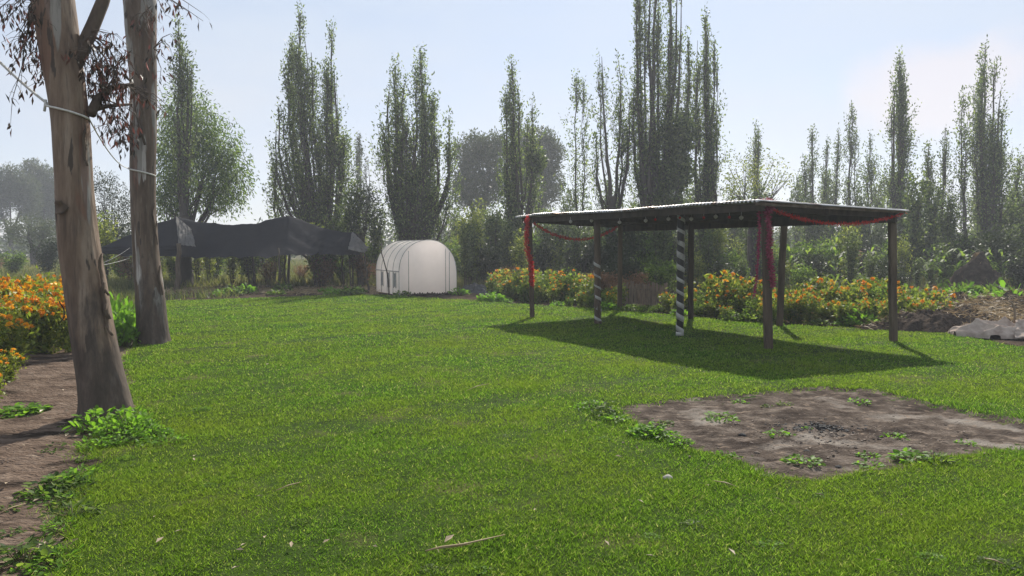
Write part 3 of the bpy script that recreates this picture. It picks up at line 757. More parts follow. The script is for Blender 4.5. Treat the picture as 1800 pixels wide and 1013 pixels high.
ZN = [((165, 660), (29.5, 36), 'growing behind the black shade net', 24, [0, 1, 1, 0, 1, 4]),
      ((560, 680), (30, 34), 'growing between the shade net and greenhouse', 8, [0, 1, 3, 0, 2, 4]),
      ((800, 930), (27, 38), 'growing between the greenhouse and the shelter', 20, [0, 1, 3, 1, 3, 2, 0, 4]),
      ((930, 1270), (25.5, 38), 'among the willows seen under the left half of the shelter', 38, [2, 0, 3, 2, 1, 0, 2, 3]),
      ((1270, 1600), (24, 38), 'in undergrowth seen under the right half of the shelter', 40, [0, 2, 1, 0, 3, 2, 3, 4]),
      ((1600, 1880), (24.5, 38), 'in dark undergrowth behind the right soil mounds', 32, [2, 2, 0, 3, 2, 0, 3]),
      ((700, 1880), (39, 52), 'growing far back in the hazy undergrowth', 84, [3, 3, 0, 3, 1]),
      ((-60, 470), (38, 55), 'growing far back on the hazy left side of the field', 14, [0, 2, 4, 0])]
for (x0, x1), (y0, y1), txt, n, ks in ZN:
    for i in range(n):
        k = rr.choice(ks); px = x0 + (x1 - x0) * (i + rr.random()) / n; y = rr.uniform(y0, y1)
        s = rr.uniform(.65, 1.15); sz = s * rr.uniform(.8, 1.2)
        if y > 39: sz *= rr.uniform(1.0, 1.75); s *= 1.25
        if y < 27: s *= .6; sz *= .55
        if 'left side' in txt: s *= .8; sz *= .6
        shrub(k, (px - CX) / F * y, y, (s, sz), rr.uniform(0, 6.28), f'{KN[k]} {txt}', f'{KN[k]}s {txt}')

for i, (px, y, k) in enumerate([(1052, 22.6, 4), (1068, 22.2, 4), (1082, 22.8, 4), (1040, 22.4, 4), (1110, 23.4, 4), (1140, 23.2, 4), (1165, 23.0, 0)]):
    shrub(k, (px - CX) / F * y, y, (.75, .62), i, 'dry brown twiggy shrub around the stick fence behind the shelter' if k == 4 else 'green leafy shrub at the right end of the stick fence', 'dry shrubs around the stick fence' if k == 4 else None)

# far wood as one hazy mass
def far_wood():
    rg = np.random.default_rng(77); Q = []
    for k in range(150):
        y = rg.uniform(85, 140); x = rg.uniform(-0.8, 0.8) * y
        px = CX + x / y * F
        h = rg.uniform(3.0, 6.0) * (1.0 if px > 450 else .8)
        r = rg.uniform(2.0, 4.0); n = 260
        P = unit(rg.normal(0, 1, (n, 3))) * (rg.random((n, 1)) ** .4) * np.array([r, r, h * .5]) + np.array([x, y, h * .5])
        Q.append(leaf_v(P, unit(rg.normal(0, 1, (n, 3))), .75, .35, rg))
    V = np.concatenate(Q); V[..., 2] = np.maximum(V[..., 2], 0)
    m = mesh_np('far_wood', V.reshape(-1, 3), np.arange(len(V) * 4).reshape(-1, 4))
    tag(obj('far_wood', m, M['far']), 'low hazy wood along the horizon far behind the willows', 'wood', kind='stuff')
far_wood()

# ------------------------------------------------------------------ the two big eucalyptus trunks
def trunk_mesh(pts, rad, sides=36, sub_=10, amp=.05, seed=1, flare=.19):
    P = [Vector(p) for p in pts]; n = len(P); pp = []; r_ = []
    for i in range(n - 1):
        for k in range(sub_):
            t = k / sub_
            p0, p1, p2, p3 = P[max(i - 1, 0)], P[i], P[i + 1], P[min(i + 2, n - 1)]
            q = 0.5 * ((2 * p1) + (-p0 + p2) * t + (2 * p0 - 5 * p1 + 4 * p2 - p3) * t * t + (-p0 + 3 * p1 - 3 * p2 + p3) * t ** 3)
            pp.append(q); r_.append(rad[i] * (1 - t) + rad[i + 1] * t)
    pp.append(P[-1]); r_.append(rad[-1])
    V = []
    z0 = pp[0].z
    for i, p in enumerate(pp):
        for k in range(sides):
            an = 2 * math.pi * k / sides
            c, s = math.cos(an), math.sin(an)
            h = p.z - z0
            nn = float(fbm(c * 1.2 + seed, s * 1.2 + h * .55, 1.3, seed)) * amp + float(fbm(c * 3 + seed, s * 3 + h * 1.6, 1.7, seed + 1)) * amp * .35
            fl = flare * math.exp(-h / .22) * (.7 + .5 * math.sin(an * 5 + seed))
            r = r_[i] * (1 + nn + fl)
            V.append((p.x + c * r, p.y + s * r, p.z))
    Fc = [(i * sides + k, i * sides + (k + 1) % sides, (i + 1) * sides + (k + 1) % sides, (i + 1) * sides + k) for i in range(len(pp) - 1) for k in range(sides)]
    mb = MB(); mb.add(V, Fc); return mb, pp, r_

def big_tree(name, label, base_px, profile, matk, seed, strips):
    bx, by = gp(*base_px); by += 0.22
    root = thing(name, label, 'tree', (bx, by, gz(bx, by)))
    pts = []; rad = []
    for (px, py, wpx, dy) in profile:
        p = at(px, py, by + dy); pts.append((p.x - bx, dy, p.z)); rad.append(.91 * wpx / 2 * (by + dy) / F)
    pts[0] = (pts[0][0], pts[0][1], -0.08)
    mb, pp, r_ = trunk_mesh(pts, rad, seed=seed)
    obj('trunk', mb.mesh('trunk', True), M[matk], root)
    rg = random.Random(seed)
    for (h, an, L, w) in strips:       # peeling strips of bark, lifted off the trunk
        i = min(range(len(pp)), key=lambda j: abs(pp[j].z - h))
        sb = MB(); V = []
        for k in range(7):
            t = k / 6; z = h + (t - .5) * L
            j = min(range(len(pp)), key=lambda q_: abs(pp[q_].z - z)); c = pp[j]
            lift = .012 + .035 * abs(t - .5) ** 2 * 4 * rg.uniform(.6, 1.2)
            ww = w * (.35 + math.sin(math.pi * min(max(t, .05), .95)) * .65) / r_[j]
            for s in (-.5, 0, .5):
                a2 = an + s * ww + .05 * math.sin(k * 1.7 + seed)
                r = r_[j] * (1.03) + lift + (.006 if s == 0 else 0)
                V.append((c.x + math.cos(a2) * r, c.y + math.sin(a2) * r, z))
        Fq = [(k * 3 + s, k * 3 + s + 1, k * 3 + s + 4, k * 3 + s + 3) for k in range(6) for s in range(2)]
        sb.add(V, Fq); o = obj('bark_strip', sb.mesh('bark_strip', True), M['stick_dark'], root)
        md = o.modifiers.new('thickness', 'SOLIDIFY'); md.thickness = .006
    return root, pp, r_, (bx, by)
M['stick_dark'] = surf_mat('loose_bark', [(0.3, (0.035, 0.025, 0.02)), (0.7, (0.14, 0.10, 0.07))], scale=12, vec=(1, 1, .2), bump=0.6)
rg_ = random.Random(9)
strips1 = [(h, math.radians(a), L, w) for h, a, L, w in [(2.55, -25, .35, .04), (1.98, -100, .12, .12), (1.35, -12, .4, .05), (1.1, -18, .35, .07), (.92, -22, .3, .05), (1.0, -150, .2, .03)]]
t1, pp1, rr1, b1 = big_tree('eucalyptus_tree', 'big leaning tan eucalyptus trunk nearest the camera beside the dirt path', (188, 735),
    [(188, 752, 98, 0), (186, 705, 88, 0), (170, 620, 80, 0), (153, 520, 76, 0), (138, 420, 72, 0), (130, 320, 66, 0), (122, 200, 66, 0), (106, 90, 72, 0.02), (94, 0, 74, .04), (82, -90, 66, .06), (70, -220, 56, .1), (55, -400, 46, .15)], 'bark_euc', 3, strips1)
strips2 = [(h, math.radians(a), L, w) for h, a, L, w in [(4.4, -60, .6, .05), (3.7, -75, .5, .06), (2.2, -20, .4, .05), (1.1, -15, .5, .07), (1.9, -10, .4, .05)]]
t2, pp2, rr2, b2 = big_tree('eucalyptus_tree', 'pale mottled straight eucalyptus trunk, the farther of the two big ones', (268, 604),
    [(270, 612, 62, 0), (269, 590, 56, 0), (264, 520, 52, 0), (256, 440, 46, 0), (251, 340, 44, 0), (252, 240, 46, 0), (252, 150, 46, 0), (248, 70, 52, 0), (246, 0, 58, 0), (240, -100, 50, .1), (232, -260, 42, .2)], 'bark_euc2', 5, strips2)
t2.location.z -= .03

# limbs, twigs and hanging leaves, drawn at the two trunks
def euc_branches(root, base, limbs, twigs, seed, leafn=16, leafL=.08, mat='redleaf', fine=1.0):
    rg = np.random.default_rng(seed); rr = random.Random(seed)
    bx, by = base
    bm, tm = MB(), MB(); P = []; D = []
    def loc(px, py, dy):
        p = at(px, py, by + dy); return Vector((p.x - bx, dy, p.z))
    for pts, r0, r1 in limbs:
        L = [loc(*p) for p in pts]
        bm.tube(L, [r0 + (r1 - r0) * i / (len(L) - 1) for i in range(len(L))], 8, jit=.06, seed=seed)
    for pts, nl in twigs:
        L = [loc(*p) for p in pts]
        tm.tube(L, [.011 * (1 - .7 * i / (len(L) - 1)) for i in range(len(L))], 4, cap=False)
        for k in range(nl):
            i = rr.randrange(len(L) - 1) if rr.random() < .3 else len(L) - 2
            q = L[i].lerp(L[i + 1], rr.random())
            sub = q + Vector((rr.gauss(0, .09), rr.gauss(0, .09), -abs(rr.gauss(0.03, .09))))
            tm.tube([q, q.lerp(sub, .5) + Vector((0, 0, .015)), sub], [.003, .0025, .0015], 3, cap=False)
            for _ in range(rr.randint(1, 3)):
                P.append(tuple(sub + Vector((rr.gauss(0, .02), rr.gauss(0, .02), rr.gauss(0, .02)))))
                D.append((rr.gauss(0, .35), rr.gauss(0, .35), -1))
    if bm.n: obj('limb', bm.mesh('limb', True), M['bark_limb'], root)
    obj('twigs', tm.mesh('twigs', True), M['bark_limb'], root)
    P = np.array(P); D = unit(np.array(D)); n = len(P)
    V = leaf_v(P, D, rg.uniform(.7, 1.3, n) * leafL, rg.uniform(.2, .34, n) * leafL, rg, .1)
    obj('leaves', mesh_np('leaves', V.reshape(-1, 3), np.arange(n * 4).reshape(-1, 4)), M[mat], root)
M['bark_limb'] = surf_mat('limb_bark', [(0.3, (0.05, 0.036, 0.028)), (0.7, (0.13, 0.095, 0.07))], scale=9, vec=(1, 1, .4), bump=0.5)
def fan(x0, y0, dy, ends, nl=14, mids=4, seed=0):
    rr = random.Random(seed); out_ = []
    for (x1, y1) in ends:
        pts = []
        for k in range(mids + 1):
            t = k / mids
            pts.append((x0 + (x1 - x0) * t + rr.uniform(-6, 6) * (t > 0), y0 + (y1 - y0) * t + (-10 * math.sin(t * 3.14)) + rr.uniform(-4, 4) * (t > 0), dy + rr.uniform(-.25, .25) * t))
        out_.append((pts, nl))
    return out_
tw = fan(92, -40, -.1, [(60, 20), (45, 40), (20, 30), (5, 10), (38, 70), (62, 95), (30, 10), (75, 40)], 9, seed=1)
tw += fan(70, -20, 0, [(36, 100), (45, 80), (58, 66), (65, 120), (74, 145), (70, 118), (25, 175), (60, 50), (10, 20), (35, 60)], 9, seed=2)
tw += fan(150, 60, .1, [(200, 60), (215, 95), (190, 120), (205, 150), (180, 160), (170, 130), (222, 130), (160, 100)], 16, seed=3)
tw += fan(170, 175, .2, [(225, 170), (200, 210), (190, 235), (215, 200), (230, 150), (195, 150)], 13, seed=4)
tw += fan(185, 160, .2, [(160, 150), (205, 120), (222, 90), (180, 100), (165, 110)], 14, seed=5)
euc_branches(t1, b1, [([(128, 120, 0), (146, 84, .08), (164, 44, .12), (180, 4, .15), (200, -60, .25)], .075, .05),
                      ([(160, 200, .0), (172, 172, .12), (196, 155, .2), (235, 148, .3)], .05, .02),
                      ([(165, 192, .05), (190, 186, .15), (232, 183, .3)], .028, .012),
                      ([(88, -20, .1), (70, -60, .1), (50, -120, .0)], .06, .04)], tw, 31)
tw2 = fan(228, 150, -.3, [(245, 185), (275, 175), (290, 195), (285, 180), (262, 205), (300, 190)], 2, seed=6)
tw2 += fan(240, -30, -.5, [(300, 5), (330, 20), (350, 15), (355, 30), (290, 20), (270, 40), (230, 30), (310, -10)], 3, seed=7)
tw2 += fan(235, 230, -.4, [(218, 180), (205, 215), (190, 240), (205, 262), (222, 250), (214, 232), (198, 200)], 6, seed=8)
tw2 += fan(250, 20, -.4, [(235, 60), (262, 65), (225, 45), (245, 90), (270, 30)], 2, seed=9)
tw2 += fan(270, 80, -.1, [(292, 110), (300, 80), (282, 140), (305, 60)], 3, seed=10)
euc_branches(t2, b2, [([(255, 250, -.2), (240, 200, -.35), (232, 150, -.45)], .02, .012)], tw2, 32, leafL=.14)

# white rope tied round both trunks
def catenary(a, b, sag, n=14):
    return [a.lerp(b, i / n) - Vector((0, 0, sag * 4 * (i / n) * (1 - i / n))) for i in range(n + 1)]
rp = MB()
y1 = b1[1]; Ra = rr1[45]
pA = at(-40, 68, y1 - .05); pB = at(88, 186, y1 - .1)
rp.tube(catenary(pA, pB, .03), .012, 6)
def wrap(pp, rr_, base, z0, z1, r_add, a0=math.pi, a1=2 * math.pi, n=16):
    o = []
    for k in range(n + 1):
        t = k / n; z = z0 + (z1 - z0) * t; j = min(range(len(pp)), key=lambda q_: abs(pp[q_].z - z))
        a = a0 + (a1 - a0) * t; r = rr_[j] * 1.06 + r_add
        o.append(Vector((base[0] + pp[j].x + math.cos(a) * r, base[1] + pp[j].y + math.sin(a) * r, z)))
    return o
zA = pB.z; zB = at(160, 210, y1).z
w1 = wrap(pp1, rr1, b1, zA + .03, zB, .01)
rp.tube([pB] + w1, .010, 6)
rp.tube([w1[3] + Vector((0.01, -.01, .05)), w1[3] + Vector((0.0, -.02, -.06))], .013, 6)
pC = w1[-1]; pD = at(228, 296, b2[1] - .1)
rp2 = catenary(pC, pD, .12, 18); rp.tube(rp2, .007, 5)
w2 = wrap(pp2, rr2, b2, pD.z + .02, at(272, 310, b2[1]).z, .01); rp.tube([pD] + w2, .013, 6)
tag(obj('rope', rp.mesh('rope', True), M['rope']), 'white rope slung from the left edge and tied round both big trunks', 'rope')

# ------------------------------------------------------------------ shade net structure
def interp(xq, xs_, ys_): return np.interp(xq, xs_, ys_)
net = thing('shade_net_shelter', 'sagging black shade net stretched over crooked poles behind the left trunks', 'shelter', (-10.2, 28, 0))
nxp = [178, 228, 272, 311, 345, 400, 450, 506, 545, 580, 622]
nyt = [434, 412, 392, 380, 389, 394, 391, 378, 392, 403, 409]
nyb = [444, 450, 452, 452, 452, 453, 452, 450, 448, 445, 441]
def net_grid():
    nu, nv = 150, 44; V = []
    us = np.linspace(178, 622, nu)
    for v in range(nv):
        t = v / (nv - 1)
        for u in us:
            yt = interp(u, nxp, nyt); yb = interp(u, nxp, nyb)
            if t <= .62:           # front slope, ridge down to the front edge
                s = t / .62; pr = at(u, yt, 29.2); pb = at(u, yb, 27.2)
                p = pb.lerp(pr, s); p.z -= .16 * math.sin(s * math.pi) * .6
            else:                  # back slope
                s = (t - .62) / .38; pr = at(u, yt, 29.2); pb = Vector((pr.x, 31.8, 1.55))
                p = pr.lerp(pb, s); p.z -= .10 * math.sin(s * math.pi)
            w = .035 * float(fbm(u * .03, t * 3, 2.0, 3)) + .014 * float(fbm(u * .12, t * 6, 2.0, 4))
            ax_ = min(abs(u - q_) for q_ in (311, 506)); w += .06 * math.exp(-ax_ / 40) * math.sin(t * 26 + ax_ * .12) * (t < .62)
            w += .02 * math.sin(u * .25 + t * 9) * math.exp(-t * 6)
            V.append((p.x + 10.2, p.y - 28 + w, p.z + w))
    Fc = [(j * nu + i, j * nu + i + 1, (j + 1) * nu + i + 1, (j + 1) * nu + i) for j in range(nv - 1) for i in range(nu - 1)]
    mb = MB(); mb.add(V, Fc); o = obj('net_cover', mb.mesh('net_cover', True), M['net'], net)
    return o
net_grid()
def crumple(name, corners, mat, parent, off, nu=26, nv=18, amp=.05, seed=1, freq=3.0):
    A, B, C, D = corners; V = []
    for j in range(nv):
        for i in range(nu):
            s, t = i / (nu - 1), j / (nv - 1)
            p = A.lerp(B, s).lerp(D.lerp(C, s), t)
            w = amp * float(abs(fbm(s * freq, t * freq * .8, 1.6, seed))) + amp * .4 * float(fbm(s * freq * 3, t * freq * 2, 2, seed + 1))
            V.append((p.x - off[0], p.y - off[1] - w, p.z - off[2] + w * .5))
    Fc = [(j * nu + i, j * nu + i + 1, (j + 1) * nu + i + 1, (j + 1) * nu + i) for j in range(nv - 1) for i in range(nu - 1)]
    mb = MB(); mb.add(V, Fc); return obj(name, mb.mesh(name, True), mat, parent)
o_ = (-10.2, 28, 0)
a_ = crumple('sunlit_fold', [at(314, 431, 27.1), at(344, 434, 27.0), at(338, 404, 28.2), at(310, 381, 29.1)], M['netlit'], net, o_, amp=.10, seed=3); a_['label'] = 'sunlit fold at the left peak of the net, its light painted pale grey'
a_ = crumple('sunlit_fold', [at(612, 439, 27.0), at(641, 446, 26.9), at(649, 437, 27.2), at(620, 408, 29.0)], M['netlit'], net, o_, amp=.12, seed=5); a_['label'] = 'crumpled sunlit corner of the net at its right end, its light painted grey'
crumple('net_flap', [at(178, 446, 27.2), at(314, 452, 27.0), at(314, 431, 27.15), at(180, 436, 27.4)], M['net'], net, o_, amp=.06, seed=7)
crumple('net_flap', [at(560, 448, 27.1), at(632, 449, 26.9), at(630, 415, 28.6), at(560, 420, 28.4)], M['net'], net, o_, amp=.07, seed=8)
def pole(name, p0, p1, r, mat, parent=None, off=(0, 0, 0), bend=.05, seed=1, n=7):
    rr = random.Random(seed); mb = MB(); P = []
    for i in range(n):
        t = i / (n - 1); p = Vector(p0).lerp(Vector(p1), t) - Vector(off)
        if 0 < i < n - 1: p += Vector((rr.uniform(-bend, bend), rr.uniform(-bend, bend), 0))
        P.append(p)
    mb.tube(P, [r * (1.1 - .35 * i / (n - 1)) for i in range(n)], 7, jit=.08, seed=seed)
    return obj(name, mb.mesh(name, True), mat, parent)
for i, (x0, y0, x1, y1_, Y, r) in enumerate([(312, 512, 314, 428, 27.0, .10), (449, 503, 443, 450, 30, .06), (492, 508, 489, 436, 27.0, .05), (502, 503, 501, 448, 31, .05), (648, 507, 640, 442, 26.9, .04), (238, 506, 240, 440, 29, .06), (604, 503, 600, 445, 31, .05)]):
    p0 = at(x0, y0, Y); p0.z = -.05; pole('support_pole', p0, at(x1, y1_, Y), r, M['post'] if i in (0,) else M['postdark'], net, o_, .04, 80 + i)
pole('support_pole', Vector((at(311, 400, 29.1).x, 29.15, -.05)), at(311, 382, 29.15), .05, M['postdark'], net, o_, .03, 90)
pole('support_pole', Vector((at(506, 400, 29.1).x, 29.15, -.05)), at(506, 380, 29.15), .05, M['postdark'], net, o_, .03, 91)
cr = MB(); cr.tube(catenary(at(228, 436, 27), at(170, 466, 25.5), .06), .006, 4); cr.tube(catenary(at(228, 454, 27), at(150, 470, 24), .05), .006, 4)
obj('guy_cord', cr.mesh('guy_cord'), M['rope'], net).location = (10.2, -28, 0)

# low planting edge, straw litter under the net
def litter(name, label, cat, regions, n, mat, seed, L=.22, W=.012, zt=.05, kind='stuff'):
    rg = np.random.default_rng(seed); Q = []
    for (x0, x1, y0, y1, hh) in regions:
        P = np.stack([rg.uniform(x0, x1, n), rg.uniform(y0, y1, n), rg.random(n) ** 2 * hh + .01], 1)
        P[:, 2] += ground_z(P[:, 0], P[:, 1])
        D = unit(rg.normal(0, 1, (n, 3)) * np.array([1, 1, .25]))
        Q.append(leaf_v(P, D, rg.uniform(.5, 1.3, n) * L, W, rg))
    V = np.concatenate(Q)
    return tag(obj(name, mesh_np(name, V.reshape(-1, 3), np.arange(len(V) * 4).reshape(-1, 4)), mat), label, cat, kind=kind)
litter('straw_litter', 'dry straw and leaf litter on the dark soil under the shade net', 'litter', [(-13, -4.8, 25.6, 29.5, .10)], 5000, M['straw'], 91, .25, .02)

# leaning pole by the greenhouse
pole('leaning_pole', Vector((at(684, 500, 24.5).x, 24.5, -.05)), at(671, 428, 24.6), .022, M['postdark'], None, (0, 0, 0), .05, 95)
tag(bpy.data.objects['leaning_pole'], 'dark crooked pole leaning in front of the left side of the greenhouse', 'pole')

# ------------------------------------------------------------------ greenhouse tunnel
gx, gy = gp(753, 518); gh = thing('tunnel_greenhouse', 'small arched greenhouse of milky white plastic with grey ribs', 'greenhouse', (gx, gy, 0), math.radians(27))
GWf, GLen, GHt, GSide = 1.04, 2.65, 1.86, .78
def arch(y, n=24, grow=0.0):
    w = GWf + grow; pts = [(-w, y, 0), (-w, y, GSide * .5)]
    for k in range(n + 1):
        a = math.pi * (1 - k / n)
        pts.append((w * math.copysign(abs(math.cos(a)) ** .95, math.cos(a)), y, GSide + (GHt - GSide + grow) * abs(math.sin(a)) ** .95))
    pts += [(w, y, GSide * .5), (w, y, 0)]; return pts
V = []; ny_ = 13
for j in range(ny_):
    y = GLen * j / (ny_ - 1); sag = -.022 * math.sin(math.pi * ((j % 4) / 4))
    V += arch(y, 24, sag)
na = len(arch(0))
Fc = [(j * na + i, j * na + i + 1, (j + 1) * na + i + 1, (j + 1) * na + i) for j in range(ny_ - 1) for i in range(na - 1)]
mb = MB(); mb.add(V, Fc); obj('plastic_cover', mb.mesh('plastic_cover', True), M['film_side'], gh)
def end_wall(y, x0=-9, x1=9, name='end_wall', bulge=.03, mat='film'):
    A = [p for p in arch(y, 40)]; mb = MB()
    xs_ = sorted(set([max(x0, -GWf), min(x1, GWf)] + [x for x in np.linspace(-GWf, GWf, 25) if x0 < x < x1]))
    def top(x):
        c = min(1, abs(x) / GWf) ** (1 / .95); return GSide + (GHt - GSide) * max(0, 1 - c * c) ** (.95 / 2)
    V = []; nz_ = 9
    for x in xs_:
        for k in range(nz_):
            t = k / (nz_ - 1); V.append((x, y - bulge * math.sin(math.pi * t) * (0.6 + .4 * math.sin(x * 9)), top(x) * t))
    Fc = [(i * nz_ + k, (i + 1) * nz_ + k, (i + 1) * nz_ + k + 1, i * nz_ + k + 1) for i in range(len(xs_) - 1) for k in range(nz_ - 1)]
    mb.add(V, Fc); return obj(name, mb.mesh(name, True), M[mat], gh)
end_wall(-.004, -9, -.72, 'front_panel'); end_wall(-.02, -.72, .62, 'door_sheet', .05); end_wall(-.004, .62, 9, 'front_panel'); end_wall(GLen, name='end_wall')
for j in range(5):
    mb = MB(); mb.tube(arch(GLen * j / 4, 24, .006), .010, 6); obj('rib', mb.mesh('rib', True), M['rib'], gh)
for x, h in ((-.72, 1.50), (.62, 1.58), (.76, 1.45)):
    mb = MB(); mb.tube([(x, -.05, 0), (x, -.05, h)], .011, 6); obj('door_post', mb.mesh('door_post', True), M['rib'], gh)
mb = MB(); mb.tube([(-GWf - .02, 0, .80), (-GWf - .02, GLen, .80)], .018, 6); obj('side_rail', mb.mesh('side_rail', True), M['rib'], gh)
for y in (.4, 1.1, 1.85):
    mb = MB(); mb.box((-GWf - .012, y, .50), (.02, .16, .46)); o = obj('side_slot', mb.mesh('side_slot'), M['rib'], gh)
    mb = MB(); mb.box((-GWf - .025, y - .11, .50), (.02, .04, .54)); mb.box((-GWf - .026, y + .11, .50), (.02, .04, .54)); obj('slot_frame', mb.mesh('slot_frame'), M['white_tape'], gh)
mb = MB(); rq = random.Random(4)
for k in range(24):
    x = -GWf + 2 * GWf * k / 23; mb.tube([(x, -.09 + rq.uniform(-.03, .03), -.02), (x + .09, -.09 + rq.uniform(-.03, .03), .03 + rq.uniform(0, .05))], .035, 5)
obj('soil_skirt', mb.mesh('soil_skirt', True), M['mound'], gh)

# black plastic heap
def lump(name, cx_, cy_, rx, ry, h, mat, seed, amp=.25, n=42, label=None, cat=None, pw=1.0, parent=None, sharp=1.0, z0=-.03):
    V = []
    for j in range(n):
        for i in range(n):
            s, t = -1 + 2 * i / (n - 1), -1 + 2 * j / (n - 1)
            r = math.sqrt(s * s + t * t)
            b = max(0, 1 - r * r) ** pw
            f1 = float(fbm(s * 2 * sharp, t * 2 * sharp, 1.3, seed)); f2 = float(fbm(s * 6 * sharp, t * 6 * sharp, 1.6, seed + 1))
            z = h * b * (1 + amp * f1 * 1.4) + h * amp * .35 * f2 * min(1, b * 3)
            V.append((s * rx * (1 + .1 * f1), t * ry, z + z0 if r < 1.02 else z0 - .04))
    Fc = [(j * n + i, j * n + i + 1, (j + 1) * n + i + 1, (j + 1) * n + i) for j in range(n - 1) for i in range(n - 1)]
    mb = MB(); mb.add(V, Fc); o = obj(name, mb.mesh(name, True), mat, parent)
    if parent is None: o.location = (cx_, cy_, gz(cx_, cy_))
    if label: tag(o, label, cat)
    return o
hx, hy = gp(832, 514)
lump('plastic_sheet', hx, hy + .3, .75, .5, .28, M['black'], 5, .6, label='crumpled black plastic sheet lying right of the greenhouse', cat='plastic sheet', sharp=1.3)

# ------------------------------------------------------------------ corrugated shelter
shl = thing('corrugated_shelter', 'open shelter with a corrugated metal roof on timber posts over the lawn', 'shelter', (3.6, 15, 0))
so = Vector((3.6, 15, 0))
cN = at(1332, 353, 11.35); cR = at(1594, 368, 12.5); cL = at(908, 380.5, 17.5); cB = at(1098, 393, 19.7)
def roofp(s, t, dz=0):     # s: 0 at L/B .. 1 at N/R ; t: 0 front .. 1 back
    p = cL.lerp(cN, s).lerp(cB.lerp(cR, s), t); p = p.copy(); p.z += dz; return p
nsh = 9; Lr = (cN - cL).length
rq = random.Random(12)
for k in range(nsh):
    s0, s1 = k / nsh, (k + 1) / nsh + .006 if k < nsh - 1 else 1.0
    waves = Lr * (s1 - s0) / .082; nseg = int(waves * 7); V = []
    dz = .004 if k % 2 else .0; tl = rq.uniform(-.012, .018); ex = rq.uniform(-.012, .02); sk = rq.uniform(-.01, .02)
    rows = [-.02 + ex, .0 + ex, .03, .35, .7, 1.02 + ex]
    for side in (0, 1):
        for t in rows:
            for i in range(nseg + 1):
                s = s0 + (s1 - s0) * i / nseg
                z = (-.016 if t < -.001 + ex * (ex > 0) and t == rows[0] else 0) + .018 * math.cos(2 * math.pi * waves * i / nseg) + dz + tl * (t - .3) + sk * (i / nseg - .5) + .012 * math.sin(s * 9 + t * 2)
                p = roofp(s, t, z - side * .003) - so; V.append(tuple(p))
    W_ = nseg + 1; nr = len(rows); Fc = []
    for sd_ in (0, 1):
        for j in range(nr - 1):
            for i in range(nseg):
                a = sd_ * nr * W_ + j * W_ + i
                Fc.append((a, a + 1, a + 1 + W_, a + W_) if sd_ == 0 else (a, a + W_, a + 1 + W_, a + 1))
    for j in (0, nr - 1):
        for i in range(nseg):
            a = j * W_ + i; b = nr * W_ + j * W_ + i; Fc.append((a, b, b + 1, a + 1) if j == 0 else (a, a + 1, b + 1, b))
    for i in (0, nseg):
        for j in range(nr - 1):
            a = j * W_ + i; b = nr * W_ + j * W_ + i; Fc.append((a, a + W_, b + W_, b))
    mb = MB(); mb.add(V, Fc); obj('roof_sheet', mb.mesh('roof_sheet', True), M['metal'], shl)
def beam(p0, p1, w, h, name='beam', mat='postdark'):
    p0, p1 = Vector(p0), Vector(p1); d = p1 - p0; L = d.length
    rot = d.to_track_quat('X', 'Z').to_matrix()
    mb = MB(); mb.box((p0 + p1) / 2 - so, (L, w, h), rot); return obj(name, mb.mesh(name), M[mat], shl)
beam(roofp(.005, .05, -.085), roofp(.99, .05, -.085), .07, .12); beam(roofp(.005, .955, -.125), roofp(.99, .955, -.125), .07, .20)
beam(roofp(.02, .5, -.095), roofp(.985, .5, -.095), .06, .13)
for s in (.02, .17, .34, .5, .66, .83, .975):
    for t0, t1 in ((.062, .488), (.512, .940)): beam(roofp(s, t0, -.085), roofp(s, t1, -.085), .05, .11, 'rafter')
beam(roofp(.995, .0, -.045), roofp(.995, 1.0, -.045), .03, .045, 'edge_batten', 'post')
POSTS = [(1351, 613, 'post', 4, .066), (1195, 590, 'st', 10, .066), (1051, 570, 'st', 10, .070), (936, 558, 'post', 4, .062),
         (1571, 600, 'post', 4, .060), (1370, 572, 'post', 4, .062), (1214, 561, 'postdark', 4, .062), (1089, 544, 'post', 4, .062)]
tops = [1345, 1197, 1049, 931, 1567, 1378, 1215, 1091]
post_xy = []
def roof_z(x, y):
    # plane through the roof centre
    n_ = (cN - cL).cross(cB - cL); n_.normalize()
    c = roofp(.5, .5); return c.z - (n_.x * (x - c.x) + n_.y * (y - c.y)) / n_.z
